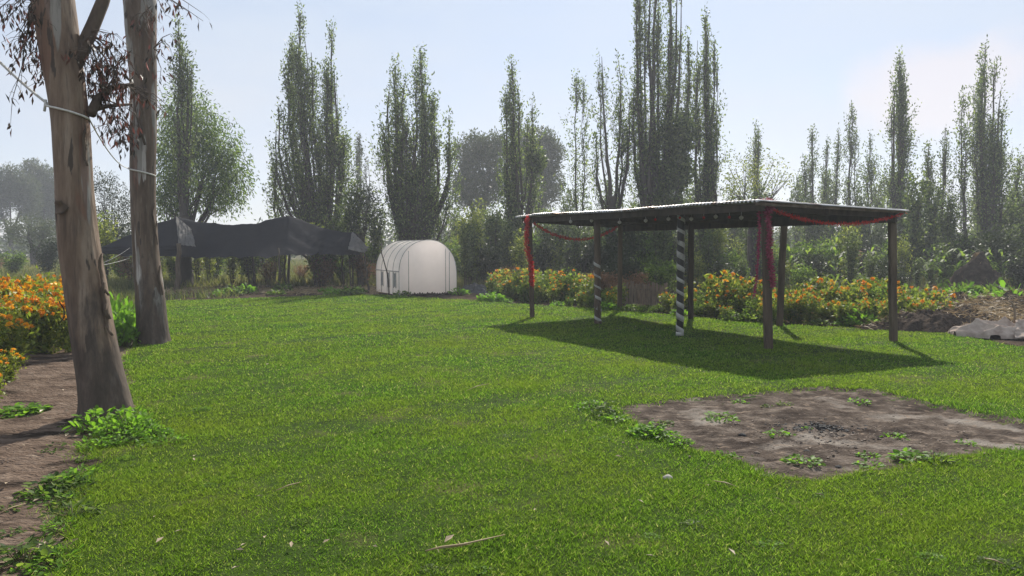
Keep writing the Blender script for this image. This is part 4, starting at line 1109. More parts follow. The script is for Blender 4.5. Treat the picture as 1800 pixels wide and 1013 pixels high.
for i, (px, py, mk, sides, r) in enumerate(POSTS):
    x, y = gp(px, py); xt = at(tops[i], 400, y).x
    zt = roof_z(xt, y) - .06; post_xy.append((x, y, xt, zt))
    mb = MB(); rr_ = random.Random(i)
    P = [Vector((x + (xt - x) * t + rr_.uniform(-.008, .008), y + rr_.uniform(-.008, .008), -.1 + (zt + .1) * t)) - so for t in (0, .2, .4, .6, .8, 1)]
    if sides == 4:
        mb.tube(P, r, 4, square=True, jit=.02, seed=i)
        o = obj('post', mb.mesh('post'), M[mk], shl)
        bv = o.modifiers.new('bevel', 'BEVEL'); bv.width = .008; bv.segments = 1
    else:
        mb.tube(P, r, 14, jit=.02, seed=i)
        o = obj('post', mb.mesh('post', True), M['black_tape'] if i == 1 else M['post'], shl)
        o['label'] = 'post wound with a black and white spiral ribbon' if i == 1 else 'weathered post with the remains of a pale spiral ribbon'
        # pale ribbon wound round the post as real strips
        turns = 9.5; N_ = int(turns * 18); V = []
        z0_, z1_ = .05, (zt - .08)
        for k in range(N_ + 1):
            t = k / N_; a = -turns * 6.283 * t; z = z0_ + (z1_ - z0_) * t
            xx = x + (xt - x) * (z + .1) / (zt + .1); hw = (.044 if i == 1 else .030) * (1 + .3 * math.sin(k * .07))
            for dzz in (-hw, hw):
                V.append((xx - so.x + math.cos(a) * (r * 1.06 + .003), y - so.y + math.sin(a) * (r * 1.06 + .003), z + dzz))
        Fc = [(2 * k, 2 * k + 1, 2 * k + 3, 2 * k + 2) for k in range(N_) if not (i == 2 and (k > N_ * .58 or k % 23 > 19))]
        rb = MB(); rb.add(V, Fc); ro = obj('ribbon', rb.mesh('ribbon', True), M['white_tape'], shl)
        ro.modifiers.new('thickness', 'SOLIDIFY').thickness = .002
        cap_ = MB(); cap_.tube([Vector((x, y, .0)) - so, Vector((x, y, .07)) - so], r * 1.12, 12); obj('post_foot', cap_.mesh('post_foot', True), M['white_tape'] if i == 1 else M['post'], shl)

# tinsel garlands and hanging ornaments
def tinsel(name, label, pts, mat, rad=.045, per_m=260, seed=1, L=.05, group=None, cat='garland'):
    rg = np.random.default_rng(seed); mb = MB()
    mb.tube(pts, .006, 4); A = np.array([tuple(p) for p in pts])
    seg = np.linalg.norm(np.diff(A, axis=0), axis=1); cum = np.concatenate([[0], np.cumsum(seg)]); n = int(cum[-1] * per_m)
    s = rg.uniform(0, cum[-1], n); P = np.stack([np.interp(s, cum, A[:, k]) for k in range(3)], 1)
    D = unit(rg.normal(0, 1, (n, 3))); 
    V = leaf_v(P + D * .004, D, rg.uniform(.5, 1.2, n) * rad * 1.2, .014, rg)
    mb.quads(V); return tag(obj(name, mb.mesh(name), mat), label, cat, group)
def swag(a, b, sag, n=20): return catenary(a, b, sag, n)
tinsel('tinsel_garland', 'red tinsel garland sagging between the two left end posts of the shelter', swag(at(938, 392, 16.9), at(1084, 400, 18.6), .34), M['red'], .05, 380, 1)
tinsel('tinsel_garland', 'red tinsel garland sagging across the right end of the shelter', swag(at(1352, 366, 11.6), at(1590, 374, 12.6), .22), M['red'], .04, 330, 2)
x, y, xt, zt = post_xy[3]
tinsel('tinsel_streamer', 'thick red tinsel streamer hanging down the leftmost shelter post', [Vector((xt - .05, y - .09, zt + .02)), Vector((xt - .08, y - .11, zt - .6)), Vector((x - .03, y - .10, zt - 1.1)), Vector((x - .01, y - .10, zt - 1.55))], M['red'], .075, 900, 3, cat='streamer')
x, y, xt, zt = post_xy[0]
tinsel('tinsel_streamer', 'pink tinsel streamer wound down the front of the nearest shelter post', [Vector((xt - .02, y - .10, zt + .08)), Vector((xt + .03, y - .11, zt - .4)), Vector((xt + .05, y - .10, zt - .8)), Vector((xt + .11, y - .09, zt - 1.25))], M['pink'], .065, 800, 4, cat='streamer')
tinsel('tinsel_streamer', 'thin loose pink tinsel streamer hanging left of the nearest shelter post', [Vector((xt - .12, y - .05, zt + .08)), Vector((xt - .11, y - .06, zt - .5)), Vector((xt - .13, y - .05, zt - 1.0)), Vector((xt - .17, y - .04, zt - 1.42))], M['pink'], .035, 520, 5, cat='streamer')
tinsel('tinsel_bunch', 'bunched pink tinsel tied at the roof above the nearest shelter post', [Vector((xt - .2, y - .10, zt + .02)), Vector((xt - .05, y - .12, zt + .05)), Vector((xt + .08, y - .10, zt + .04)), Vector((xt - .02, y - .12, zt - .10))], M['pink'], .08, 1100, 6, cat='tinsel')
def ornament(px, py, Y, mat, lab, r=.045):
    p = at(px, py, Y); t = thing('paper_ball', lab, 'ornament', p, group='paper balls under the front roof edge')
    mb = MB(); pts = [(0, 0, -r + 2 * r * k / 6) for k in range(7)]
    mb.tube(pts, [r * math.sin(math.pi * (k + .35) / 6.7) for k in range(7)], 12); obj('ball', mb.mesh('ball', True), mat, t)
    mb = MB(); mb.tube([(0, 0, r * .9), (0, 0, r + .06)], .002, 4); obj('string', mb.mesh('string'), M['rope'], t)
for i, (px, py, red) in enumerate([(1003, 390, 0), (1040, 388, 0), (1089, 391, 0), (1135, 388, 0), (1175, 385, 0), (1215, 385, 0), (1258, 381, 0), (1303, 383, 0), (1152, 386, 1), (1195, 383, 1), (1282, 382, 1), (1237, 383, 1)]):
    Y = np.interp(px, [931, 1345], [17.0, 11.8])
    ys_ = 1 / np.interp(px, [931, 1345], [1 / 17.0, 1 / 11.8])
    ornament(px, py, ys_ + .05, M['red'] if red else M['ball'], ('small red ball' if red else 'round white paper ball') + ' hanging in the row under the front edge of the shelter roof', .026 if red else .038)
for o in list(COL.objects):
    if o.name.startswith('paper_ball') and 'red ball' in o['label']: o['group'] = 'small red balls under the front roof edge'

# ------------------------------------------------------------------ stick fence
(fx0, fy0), (fx1, fy1) = gp(1094, 534), gp(1172, 537)
sf = thing('stick_fence', 'low fence of upright pale sticks seen between the shelter posts', 'fence', (fx0, fy0, 0))
rr = random.Random(22)
for k in range(26):
    t = k / 25; x = (fx1 - fx0) * t; y = (fy1 - fy0) * t
    mb = MB(); w = rr.uniform(.035, .055); h = rr.uniform(.50, .66)
    mb.box((x + rr.uniform(-.01, .01), y + rr.uniform(-.02, .02), h / 2), (w, .02, h), Matrix.Rotation(rr.uniform(-.05, .05), 3, 'Y'))
    obj('stick', mb.mesh('stick'), M['stick'], sf)
mb = MB(); mb.box(((fx1 - fx0) / 2, (fy1 - fy0) / 2 + .045, .42), (abs(fx1 - fx0) + .1, .03, .04), Matrix.Rotation(math.atan2(fy1 - fy0, fx1 - fx0), 3, 'Z')); obj('rail', mb.mesh('rail'), M['postdark'], sf)

# ------------------------------------------------------------------ marigolds
def flower_mesh(r, seed, np_=22):
    rg = np.random.default_rng(seed)
    d = unit(rg.normal(0, 1, (np_, 3)) + np.array([0, 0, .45]))
    return leaf_v(d * r * .12, d, r * rg.uniform(.85, 1.1, np_), r * .75, rg, .12)
def fm_(r, seed, mat):
    V = flower_mesh(r, seed); m = mesh_np('flower_head', V.reshape(-1, 3), np.arange(len(V) * 4).reshape(-1, 4)); m.materials.append(mat); return m
heads_o = [fm_(.048, 1, M['orange']), fm_(.042, 2, M['orange']), fm_(.046, 3, M['amber'])]
heads_a = [fm_(.050, 4, M['amber']), fm_(.045, 5, M['orange']), fm_(.042, 6, M['orange'])]
def mari_proto(seed, h, w, nleaf, nfl, leafmat, spread=.9, leafL=.085):
    rg = np.random.default_rng(seed); rr = random.Random(seed); tm = MB(); P = []; tips = []
    for k in range(max(7, nfl)):
        an = rr.uniform(0, 6.28); r = w * math.sqrt(rr.random()) * spread
        top = Vector((math.cos(an) * r, math.sin(an) * r, h * rr.uniform(.72, 1.0) * (1 - .18 * r / w)))
        mid = Vector((top.x * .35, top.y * .35, top.z * .5))
        tm.tube([(0, 0, -.03), mid, top], [.012, .008, .004], 3, cap=False)
        tips.append(top)
        m_ = nleaf // max(7, nfl); t = rg.uniform(.1, .97, m_)[:, None]
        p = np.array(mid) * 2 * t * (1 - t) + np.array(top) * t * t + rg.normal(0, .075, (m_, 3)); P.append(p)
    P = np.concatenate(P); P[:, 2] = np.maximum(P[:, 2], .02)
    D = unit(rg.normal(0, .75, P.shape) + np.array([0, 0, .2]))
    V = leaf_v(P, D, rg.uniform(.6, 1.3, len(P)) * leafL, rg.uniform(.35, .6, len(P)) * leafL, rg, .1)
    ms = tm.mesh('stems'); ms.materials.append(M['stem'])
    ml = mesh_np('foliage', V.reshape(-1, 3), np.arange(len(V) * 4).reshape(-1, 4)); ml.materials.append(M[leafmat])
    return ms, ml, tips[:nfl]
MP = {'r': [mari_proto(200 + i, .95, .42, 560, nf, 'marileaf', leafL=.115) for i, nf in enumerate((3, 6, 1, 7, 2))],
      'l': [mari_proto(220 + i, 1.0, .42, 700, nf, 'marileaf2', leafL=.095) for i, nf in enumerate((9, 6, 12, 8))],
      'g': [mari_proto(240 + i, .80, .40, 620, nf, 'bushgreen') for i, nf in enumerate((0, 1, 2))]}
def marigold(kind, x, y, s, rz, label, group, rr, heads):
    ms, ml, tips = rr.choice(MP[kind])
    z = gz(x, y) if y < 31 else 0
    t = thing('marigold_plant', label, 'marigold plant', (x, y, z), rz, group); t.scale = (s, s, s * rr.uniform(.9, 1.08))
    obj('stems', ms, None, t); obj('foliage', ml, None, t)
    for tp in tips:
        o = obj('flower_head', rr.choice(heads), None, t, tp); o.rotation_euler = (rr.uniform(-.5, .5), rr.uniform(-.5, .5), rr.uniform(0, 6)); k = rr.uniform(.75, 1.5); o.scale = (k, k, k)
rr = random.Random(77)
def bed(px_pts, depth, n, kinds, hf, label, group, heads, minh=.55):
    """front line given in the photograph's ground points, planted back from it"""
    fr = [gp(*p) for p in px_pts]
    for i in range(n):
        u = (i + rr.random()) / n * (len(fr) - 1); k = min(int(u), len(fr) - 2); t = u - k
        dd = rr.random()
        x = fr[k][0] * (1 - t) + fr[k + 1][0] * t; y = fr[k][1] * (1 - t) + fr[k + 1][1] * t
        y2 = y + .35 + dd * depth; x2 = x * (y2 / y) ** .9
        s = (minh + (hf - minh) * min(1, dd * 1.6)) * rr.uniform(.74, 1.14)
        marigold(rr.choice(kinds), x2, y2, s, rr.uniform(0, 6.28), label, group, rr, heads)
bed([(862, 528), (940, 534), (1040, 541)], 2.2, 34, 'rrrg', 1.12, 'orange marigold plant in the bed behind the left end of the shelter', 'marigolds behind the left end of the shelter', heads_o)
bed([(1000, 541), (1092, 545)], 1.6, 10, 'ggr', .72, 'low green plant with few blooms left of the stick fence', 'low plants left of the stick fence', heads_o, .5)
bed([(1175, 553), (1262, 560)], 2.0, 12, 'rgr', .95, 'marigold plant right of the stick fence between the shelter posts', 'marigolds right of the stick fence', heads_a)
bed([(1252, 562), (1350, 570)], 2.4, 24, 'rrrg', 1.08, 'marigold plant in the bed left of the nearest shelter post', 'marigolds left of the nearest post', heads_o)
bed([(1345, 570), (1460, 575), (1570, 580)], 2.6, 44, 'rrrg', 1.08, 'marigold plant in the bed behind the right half of the shelter', 'marigolds behind the right half of the shelter', heads_a)
bed([(1568, 578), (1625, 582), (1662, 582)], 2.2, 20, 'rr', .85, 'marigold plant at the right end of the bed outside the shelter', 'marigolds at the right end of the bed', heads_o, .5)
# left bed beside the path
for i in range(62):
    y = rr.uniform(11.3, 17.0); px = rr.uniform(-70, 122) + 0; x = (px - CX) / F * y
    marigold('l', x, y, rr.uniform(.92, 1.14), rr.uniform(0, 6.28), 'densely flowering marigold plant in the bright bed left of the near trunk', 'marigolds in the left bed', rr, heads_a)
for i, (px, py) in enumerate([(-15, 690), (14, 668), (-40, 650), (25, 640), (-20, 720), (-60, 690), (-5, 640)]):
    x, y = gp(px, py); marigold('l', x, y, rr.uniform(.45, .62) if py > 645 else .8, i, 'low marigold plant at the left photo edge on the near side of the path', 'low marigolds at the left edge', rr, heads_o)

# ------------------------------------------------------------------ broad-leaved weeds
def weed_mesh(seed, r, h, n, L, narrow=.62):
    rg = np.random.default_rng(seed); rr = random.Random(seed); mb = MB()
    an = rg.uniform(0, 6.283, n); rd = np.sqrt(rg.random(n)) * r
    P = np.stack([np.cos(an) * rd, np.sin(an) * rd, h * (1 - (rd / r) ** 2 * .6) * rg.uniform(.35, 1, n)], 1)
    D = unit(np.stack([np.cos(an), np.sin(an), rg.normal(.1, .35, n)], 1) + rg.normal(0, .45, (n, 3)))
    up = np.array([0, 0, 1.0]); sd_ = unit(np.cross(D, up + rg.normal(0, .35, (n, 3))))
    L_a = rg.uniform(.6, 1.2, n)[:, None] * L
    # six-sided leaf folded along its rib
    nn = unit(np.cross(sd_, D))
    p0 = P; p1 = P + D * L_a * .3 + sd_ * L_a * narrow * .5 + nn * L_a * .06; p2 = P + D * L_a * .72 + sd_ * L_a * narrow * .42 + nn * L_a * .04
    p3 = P + D * L_a - nn * L_a * .08; p4 = P + D * L_a * .72 - sd_ * L_a * narrow * .42 + nn * L_a * .04; p5 = P + D * L_a * .3 - sd_ * L_a * narrow * .5 + nn * L_a * .06
    V = np.stack([p0, p1, p2, p3, p4, p5], 1)
    base = np.arange(n) * 6
    Fc = np.concatenate([np.stack([base, base + 1, base + 2, base + 3], 1), np.stack([base, base + 3, base + 4, base + 5], 1)])
    ml = mesh_np('leaves', V.reshape(-1, 3), Fc)
    for k in range(0, n, 2): mb.tube([(P[k][0] * .3, P[k][1] * .3, -.01), tuple(P[k])], [.004, .002], 3, cap=False)
    ms = mb.mesh('stalks'); ms.materials.append(M['stem']); return ms, ml
WD = [weed_mesh(301, .16, .11, 70, .055), weed_mesh(302, .20, .16, 90, .08), weed_mesh(303, .12, .07, 46, .045), weed_mesh(304, .16, .10, 80, .06, .3), weed_mesh(305, .28, .24, 150, .10), weed_mesh(306, .19, .13, 210, .034, .8)]
for a, b in WD: b.materials.append(M['bright'])
WD2 = [(a, b.copy()) for a, b in WD]
for a, b in WD2: b.materials.clear(); b.materials.append(M['bushgreen'])
def weed(k, px, py, s, label, group=None, dull=False, zscale=1.0, xy=None):
    x, y = xy or gp(px, py); a, b = (WD2 if dull else WD)[k]
    t = thing('leafy_weed', label, 'weed', (x, y, gz(x, y) - .005), random.Random(int(px * 7 + py)).uniform(0, 6), group); t.scale = (s, s, s * zscale)
    obj('stalks', a, None, t); obj('leaves', b, None, t)
for (k, px, py, s, zs_) in [(1, 168, 752, .95, 1.3), (0, 190, 765, .9, 1.2), (5, 205, 768, .9, 1.5), (1, 225, 752, .8, 1.5), (5, 238, 765, .9, 1.3), (0, 252, 755, .8, 1.2), (5, 268, 768, .8, 1.0), (2, 285, 765, .9, .9), (2, 262, 780, .9, .8), (5, 222, 778, .8, 1.0), (2, 195, 782, 1.0, .9), (3, 172, 785, .9, .8), (2, 240, 738, 1.0, 1.6), (3, 296, 778, .8, .7)]:
    weed(k, px, py, s, 'bright leafy weed sprouting at the foot of the near trunk', 'weeds at the foot of the near trunk', False, zs_)
rr = random.Random(3)
edge = [(150, 805), (120, 850), (100, 860), (60, 870), (130, 880), (110, 930), (70, 975), (90, 1000), (50, 985), (140, 830), (125, 910), (95, 880), (60, 1005), (30, 1010), (135, 860), (105, 985)]
for i, (px, py) in enumerate(edge):
    weed(rr.choice([0, 2, 3, 3, 1]), px + rr.uniform(-8, 8), py, rr.uniform(.55, .9), 'low ragged weed along the near edge between lawn and dirt path', 'weeds along the edge of the dirt path', i % 2 == 0, .8)
for i, (px, py, s) in enumerate([(40, 720, 1.0), (20, 725, .9), (62, 716, .7)]):
    weed(1, px, py, s, 'flat green weed on the dirt path in front of the left bed', 'weeds on the dirt path before the bed', False, .55)
for i, (px, py) in enumerate([(100, 780), (85, 790), (15, 935), (10, 890), (120, 745)]):
    weed(2, px, py, .7, 'tiny weed growing out of the bare dirt path', 'tiny weeds on the dirt path', True, .6)
for i, (px, py, k, s) in enumerate([(1040, 718, 5, .7), (1062, 728, 1, .55), (1082, 742, 0, .7), (1050, 735, 2, .8), (1020, 722, 2, .8), (1070, 712, 2, .7)]):
    weed(k, px, py, s, 'green weed at the left tip of the bare soil patch', 'weeds at the left tip of the bare patch', i % 2 == 1)
for i, (px, py, k, s) in enumerate([(1128, 770, 1, .6), (1148, 768, 1, .7), (1170, 775, 0, .8), (1195, 785, 5, .6), (1140, 762, 5, .6)]):
    weed(k, px, py, s, 'bright broad-leaved weed on the lower left edge of the bare patch', 'weeds on the lower left edge of the bare patch', i == 4)
PW = [(1265, 735, 0, 1.0, 'spreading pale green weed on the upper left of the bare patch'), (1382, 712, 3, .55, 'small dark grass tuft near the upper middle of the bare patch'),
      (1350, 714, 2, .7, 'little dark weed left of the grass tuft on the bare patch'), (1300, 708, 2, .7, 'small weed close to the upper edge of the bare patch'),
      (1510, 706, 2, 1.0, 'pale weed near the far right edge of the bare patch'), (1368, 762, 2, 1.0, 'bright little weed at the left end of the charcoal'),
      (1424, 752, 2, .5, 'tiny weed growing in the middle of the charcoal'), (1572, 765, 2, .9, 'small yellow green weed right of the charcoal'),
      (1700, 778, 2, .7, 'small weed near the right end of the bare patch'), (1412, 808, 0, .8, 'pale weed low in the front part of the bare patch'),
      (1530, 795, 2, .8, 'pale weed right of centre in the front part of the bare patch'), (1532, 815, 2, .9, 'flat weed at the front right edge of the bare patch'),
      (1275, 797, 2, .8, 'small weed on the front left edge of the bare patch'), (1168, 744, 2, .8, 'grey green weed near the left tip inside the bare patch'),
      (1640, 812, 3, .8, 'dark tufted weed at the lower right corner of the bare patch'), (1605, 806, 1, .75, 'bright broad-leaved weed at the lower right corner of the bare patch'), (1352, 838, 3, .45, 'dark grass tuft at the front tip of the bare patch')]
for i, (px, py, k, s, lab) in enumerate(PW): weed(k, px, py, s, lab, None, 'dark' in lab or 'grey' in lab, .75)
for i in range(14):
    px, py = rr.uniform(180, 238), rr.uniform(570, 606)
    x, y = gp(px, py); x -= .1
    weed(4, px, py, rr.uniform(.7, 1.1), 'lush bright green leafy plant between the two big trunks', 'lush plants between the two big trunks', False, rr.uniform(1.6, 2.6), (x, y))
for i in range(16):
    px = rr.uniform(300, 480) if i < 6 else rr.uniform(480, 870); py = rr.uniform(515, 524)
    x, y = gp(px, py); weed(4, px, py, rr.uniform(.8, 1.3), 'low leafy plant along the far edge of the lawn', 'low plants along the far lawn edge', i % 2 == 0, rr.uniform(.7, 1.5), (x, y + .6))
for i in range(26):
    px = rr.uniform(855, 1660); py = np.interp(px, [855, 1100, 1300, 1660], [531, 547, 566, 583])
    x, y = gp(px, py)
    weed(rr.choice([1, 4, 4]), px, py, rr.uniform(.8, 1.2), 'leafy weed at the foot of the marigold bed behind the shelter', 'weeds at the foot of the marigold bed', i % 2 == 0, rr.uniform(.8, 1.3), (x, y + .35))

for i in range(14):
    px = rr.uniform(1085, 1185); x, y = gp(px, 546 + (px - 1100) * .06)
    weed([2, 5, 3][i % 3], px, 546, rr.uniform(.8, 1.3), 'low dark weed at the foot of the stick fence', 'weeds at the foot of the stick fence', True, rr.uniform(.8, 1.6), (x, y + rr.uniform(.1, 1.0)))
# ------------------------------------------------------------------ soil mounds, cloth and litter on the right
def mound(px, py, rx, ry, h, seed, label):
    x, y = gp(px, py); y += ry * .8; root = thing('soil_mound', label, 'soil mound', (x, y, gz(x, y)))
    n = 96; rg = np.random.default_rng(seed)
    s_, t_ = np.meshgrid(np.linspace(-1, 1, n), np.linspace(-1, 1, n)); r2 = np.sqrt(s_ ** 2 + t_ ** 2)
    edge = 1 + .18 * fbm(np.cos(np.arctan2(t_, s_)) * 2, np.sin(np.arctan2(t_, s_)) * 2, 1.4, seed)
    b_ = np.clip(1 - (r2 * edge) ** 2, 0, 1) ** .9
    X, Y = s_ * rx, t_ * ry
    rough = .30 * fbm(X, Y, 1.1, seed) + .16 * fbm(X, Y, 4.0, seed + 1) + .10 * np.abs(fbm(X, Y, 9.0, seed + 2)) + .07 * fbm(X, Y, 21.0, seed + 3)
    Z = h * (b_ * (1 + rough) + .25 * np.minimum(1, b_ * 5) * rough) - .04 - .06 * (b_ <= 0)
    Z = Z + rg.normal(0, .006, Z.shape) * (b_ > 0)
    V = np.stack([X, Y, Z], -1).reshape(-1, 3); k = (np.arange(n - 1)[:, None] * n + np.arange(n - 1)[None]).ravel()
    m = mesh_np('earth', V, np.stack([k, k + 1, k + 1 + n, k + n], 1)); obj('earth', m, M['mound'], root)
    idx = rg.integers(0, n * n, 2600); idx = idx[b_.ravel()[idx] > .05][:1500]; P = V[idx] + rg.normal(0, .02, (len(idx), 3))
    cl = MB()
    for p in P[:420]:
        q = rg.uniform(.012, .05); cl.box(tuple(p), (q, q * .8, q * .6), Matrix.Rotation(rg.uniform(0, 6), 3, 'Z') @ Matrix.Rotation(rg.uniform(-.6, .6), 3, 'X'))
    o = obj('crumbs', cl.mesh('crumbs'), M['mound'], root); o['kind'] = 'stuff'
    mk = fbm(P[:, 0], P[:, 1], 1.2, seed + 5) > .05; P = P[mk]; nn = len(P) * 3; P = np.repeat(P, 3, 0) + rg.normal(0, .04, (nn, 3)) * np.array([1, 1, .2]) + np.array([0, 0, .015])
    V2 = leaf_v(P, unit(rg.normal(0, 1, (nn, 3)) * np.array([1, 1, .3])), rg.uniform(.08, .26, nn), .009, rg)
    o = obj('straw', mesh_np('straw', V2.reshape(-1, 3), np.arange(nn * 4).reshape(-1, 4)), M['straw'], root); o['kind'] = 'stuff'
    return root
mound(1715, 585, 1.9, 1.1, .42, 11, 'dark crumbly soil mound just behind the crumpled canvas')
mound(1790, 560, 2.6, 1.3, .55, 12, 'long dark soil bank capped with straw at the right edge')
mound(1700, 532, 2.4, 1.1, .45, 13, 'low dark soil ridge below the straw cone')
litter('straw_scatter', 'dry straw scattered over the dark soil bank at the right edge', 'straw', [(9.2, 14, 13.6, 17.2, .62), (8.7, 11.0, 15.0, 16.4, .5)], 2600, M['straw'], 92, .20, .009)
scx, scy = (1718 - CX) / F * 23.4, 23.4; 
sc_ = lump('straw_cone', scx, scy, 1.0, .8, 1.30, M['mound'], 15, .15, 40, None, None, 1.1)
COL.objects.unlink(sc_)
shp = thing('straw_heap', 'cone-shaped brown heap of straw and stalks in the dark undergrowth on the right', 'straw heap', (scx, min(scy, 24.0), 0))
sc_.name = 'heap_core'; COL.objects.link(sc_); sc_.parent = shp; sc_.location = (0, 0, 0)
rg = np.random.default_rng(16); n = 2600
an = rg.uniform(0, 6.28, n); t_ = rg.random(n); rad_ = (1 - t_) * .95 + .03
P = np.stack([np.cos(an) * rad_, np.sin(an) * rad_ * .8, t_ * 1.27], 1)
D = unit(np.stack([-np.cos(an) * .7, -np.sin(an) * .7, np.full(n, .8)], 1) + rg.normal(0, .4, (n, 3)))
V = leaf_v(P, D, .25, .02, rg); o = obj('stalks', mesh_np('stalks', V.reshape(-1, 3), np.arange(n * 4).reshape(-1, 4)), M['straw'], shp); o['kind'] = 'stuff'
# crumpled canvas
cvx, cvy = gp(1745, 594)
cvs = thing('canvas_cloth', 'crumpled pale canvas cloth lying at the right edge of the lawn', 'cloth', (cvx, cvy, 0))
def cloth_sheet(name, x0, y0, rx, ry, h, seed, rot):
    n = 110; s_, t_ = np.meshgrid(np.linspace(-1, 1, n), np.linspace(-1, 1, n)); rg = np.random.default_rng(seed)
    edge = 1 + .14 * fbm(np.cos(np.arctan2(t_, s_)) * 2, np.sin(np.arctan2(t_, s_)) * 2, 1.2, seed)
    r2 = np.sqrt(np.abs(s_) ** 2.6 + np.abs(t_) ** 2.6) * edge
    b_ = np.clip(1 - r2, 0, 1) ** .55
    fold = 0
    for k in range(6):
        a = rg.uniform(-.5, .5) + (k % 3) * .5; f = rg.uniform(2.0, 5.5); w = s_ * math.sin(a) * f + t_ * math.cos(a) * f + .5 * fbm(s_, t_, 1.5, seed + k)
        fold = fold + (1 - np.abs(np.sin(w + k))) ** 2.2 * rg.uniform(.12, .34)
    Z = h * b_ * (.35 + fold) + .01 - .05 * (b_ <= 0)
    V = np.stack([s_ * rx * (1 + .05 * fold), t_ * ry, Z], -1).reshape(-1, 3); k = (np.arange(n - 1)[:, None] * n + np.arange(n - 1)[None]).ravel()
    F4 = np.stack([k, k + 1, k + 1 + n, k + n], 1); F4 = F4[(b_.ravel()[F4] > 0).any(1)]
    m = mesh_np(name, V, F4); m.polygons.foreach_set('use_smooth', [True] * len(m.polygons))
    o = obj(name, m, M['cloth'], cvs); o.location = (x0, y0, .03); o.rotation_euler = (0, 0, rot); return o
cloth_sheet('cloth', .22, .30, .72, .38, .30, 25, -.12); cloth_sheet('cloth_fold', 1.25, .25, .90, .36, .30, 28, .1)
fl = at(1767, 598, 12.35)
crumple('cloth_flap', [Vector((.28, -.16, .01)) + Vector((cvx, cvy, 0)), Vector((1.5, -.30, .01)) + Vector((cvx, cvy, 0)), Vector((1.2, .25, .30)) + Vector((cvx, cvy, 0)), Vector((.52, .2, .30)) + Vector((cvx, cvy, 0))], M['cloth'], cvs, (cvx, cvy, 0), amp=.06, seed=29)
st = MB(); q0 = at(1783, 575, cvy + .35); q0.z = .1
st.tube([q0, at(1784, 555, cvy + .35), at(1783, 540, cvy + .35), at(1779, 533, cvy + .35), at(1773, 529, cvy + .35)], [.022, .02, .018, .016, .012], 7)
tag(obj('hooked_stake', st.mesh('hooked_stake', True), M['stick']), 'short hooked stake standing up out of the crumpled canvas', 'stake')
# low green plants on the right behind the bed
for i in range(46):
    px = rr.uniform(1590, 1830); y = rr.uniform(17.5, 22); x = (px - CX) / F * y
    a, b = WD2[4] if i % 3 else WD[4]
    t = thing('leafy_weed', 'low green leafy plant between the soil ridges on the right', 'weed', (x, y, gz(x, y) if x < 19.5 else 0), rr.uniform(0, 6), 'low plants between the soil ridges'); s = rr.uniform(1.0, 1.8); t.scale = (s, s, s * rr.uniform(.8, 1.8))
    obj('stalks', a, None, t); obj('leaves', b, None, t)
# broad maize-like plants at the back right
def maize_mesh(seed):
    rg = random.Random(seed); mb = MB(); H = rg.uniform(1.4, 1.9)
    mb.tube([(0, 0, 0), (.02, 0, H * .5), (0, .02, H)], [.016, .012, .005], 4)
    Q = []
    for k in range(11):
        z = H * (.15 + .08 * k); an = rg.uniform(0, 6.28); L = rg.uniform(.45, .75); w = .05; pr = None
        dx, dy = math.cos(an), math.sin(an); nx_, ny__ = -dy, dx
        for j in range(5):
            t = j / 4; p = (dx * L * t, dy * L * t, z + .38 * math.sin(t * 2.6) * L)
            ww = w * math.sin(math.pi * (.15 + .8 * t))
            cur = ((p[0] - nx_ * ww, p[1] - ny__ * ww, p[2]), (p[0] + nx_ * ww, p[1] + ny__ * ww, p[2]))
            if pr: Q.append((pr[0], pr[1], cur[1], cur[0]))
            pr = cur
    lv = MB(); lv.quads(np.array(Q)); a = mb.mesh('stalk'); b = lv.mesh('blades'); a.materials.append(M['stem']); b.materials.append(M['bushgreen']); return a, b
MZ = [maize_mesh(s) for s in (1, 2, 3)]
for i in range(34):
    px = rr.uniform(1610, 1850) if i < 24 else rr.uniform(1380, 1610); y = rr.uniform(24.5, 29); x = (px - CX) / F * y; a, b = MZ[i % 3]
    right = px > 1610
    t = thing('maize_plant', 'tall broad-bladed maize plant in the shade behind the soil ridges' if right else 'broad-bladed maize plant in the shade behind the marigolds right of centre', 'maize plant', (x, y, 0), rr.uniform(0, 6), 'maize plants behind the soil ridges' if right else 'maize plants behind the marigolds')
    s = rr.uniform(.7, 1.05); t.scale = (s, s, s); obj('stalk', a, None, t); obj('blades', b, None, t)

# ------------------------------------------------------------------ small things on the ground
def chunks(name, label, cat, cx_, cy_, rx, ry, n, smin, smax, mat, seed):
    rg = random.Random(seed); mb = MB()
    for k in range(n):
        a = rg.uniform(0, 6.28); r = abs(rg.gauss(0, .55)); r = min(r, 1.5)
        x, y = cx_ + math.cos(a) * r * rx, cy_ + math.sin(a) * r * ry; s = rg.uniform(smin, smax)
        mb.box((x, y, gz(x, y) + s * .3), (s, s * rg.uniform(.5, 1), s * rg.uniform(.4, .8)), Matrix.Rotation(rg.uniform(0, 6), 3, 'Z') @ Matrix.Rotation(rg.uniform(-.5, .5), 3, 'X'))
    return tag(obj(name, mb.mesh(name), mat), label, cat, kind='stuff')
ax, ay = gp(1435, 750)
chunks('charcoal_bits', 'scattered black charcoal bits of an old fire on the bare soil', 'charcoal', ax, ay, .36, .22, 520, .006, .026, M['char'], 1)
ax2, ay2 = gp(1500, 765)
chunks('ash_bits', 'thin scatter of dark cinders right of the charcoal', 'cinders', ax2, ay2, .5, .3, 160, .005, .014, M['char'], 2)
px_, py_ = gp(1400, 760)
chunks('soil_crumbs', 'small loose soil crumbs strewn over the bare patch', 'soil crumbs', px_ + .3, py_, 1.6, .9, 1100, .004, .020, M['stone'], 3)
chunks('path_crumbs', 'small loose soil crumbs strewn over the dirt path', 'soil crumbs', -3.9, 5.6, .9, 2.4, 500, .004, .014, M['stone'], 4)
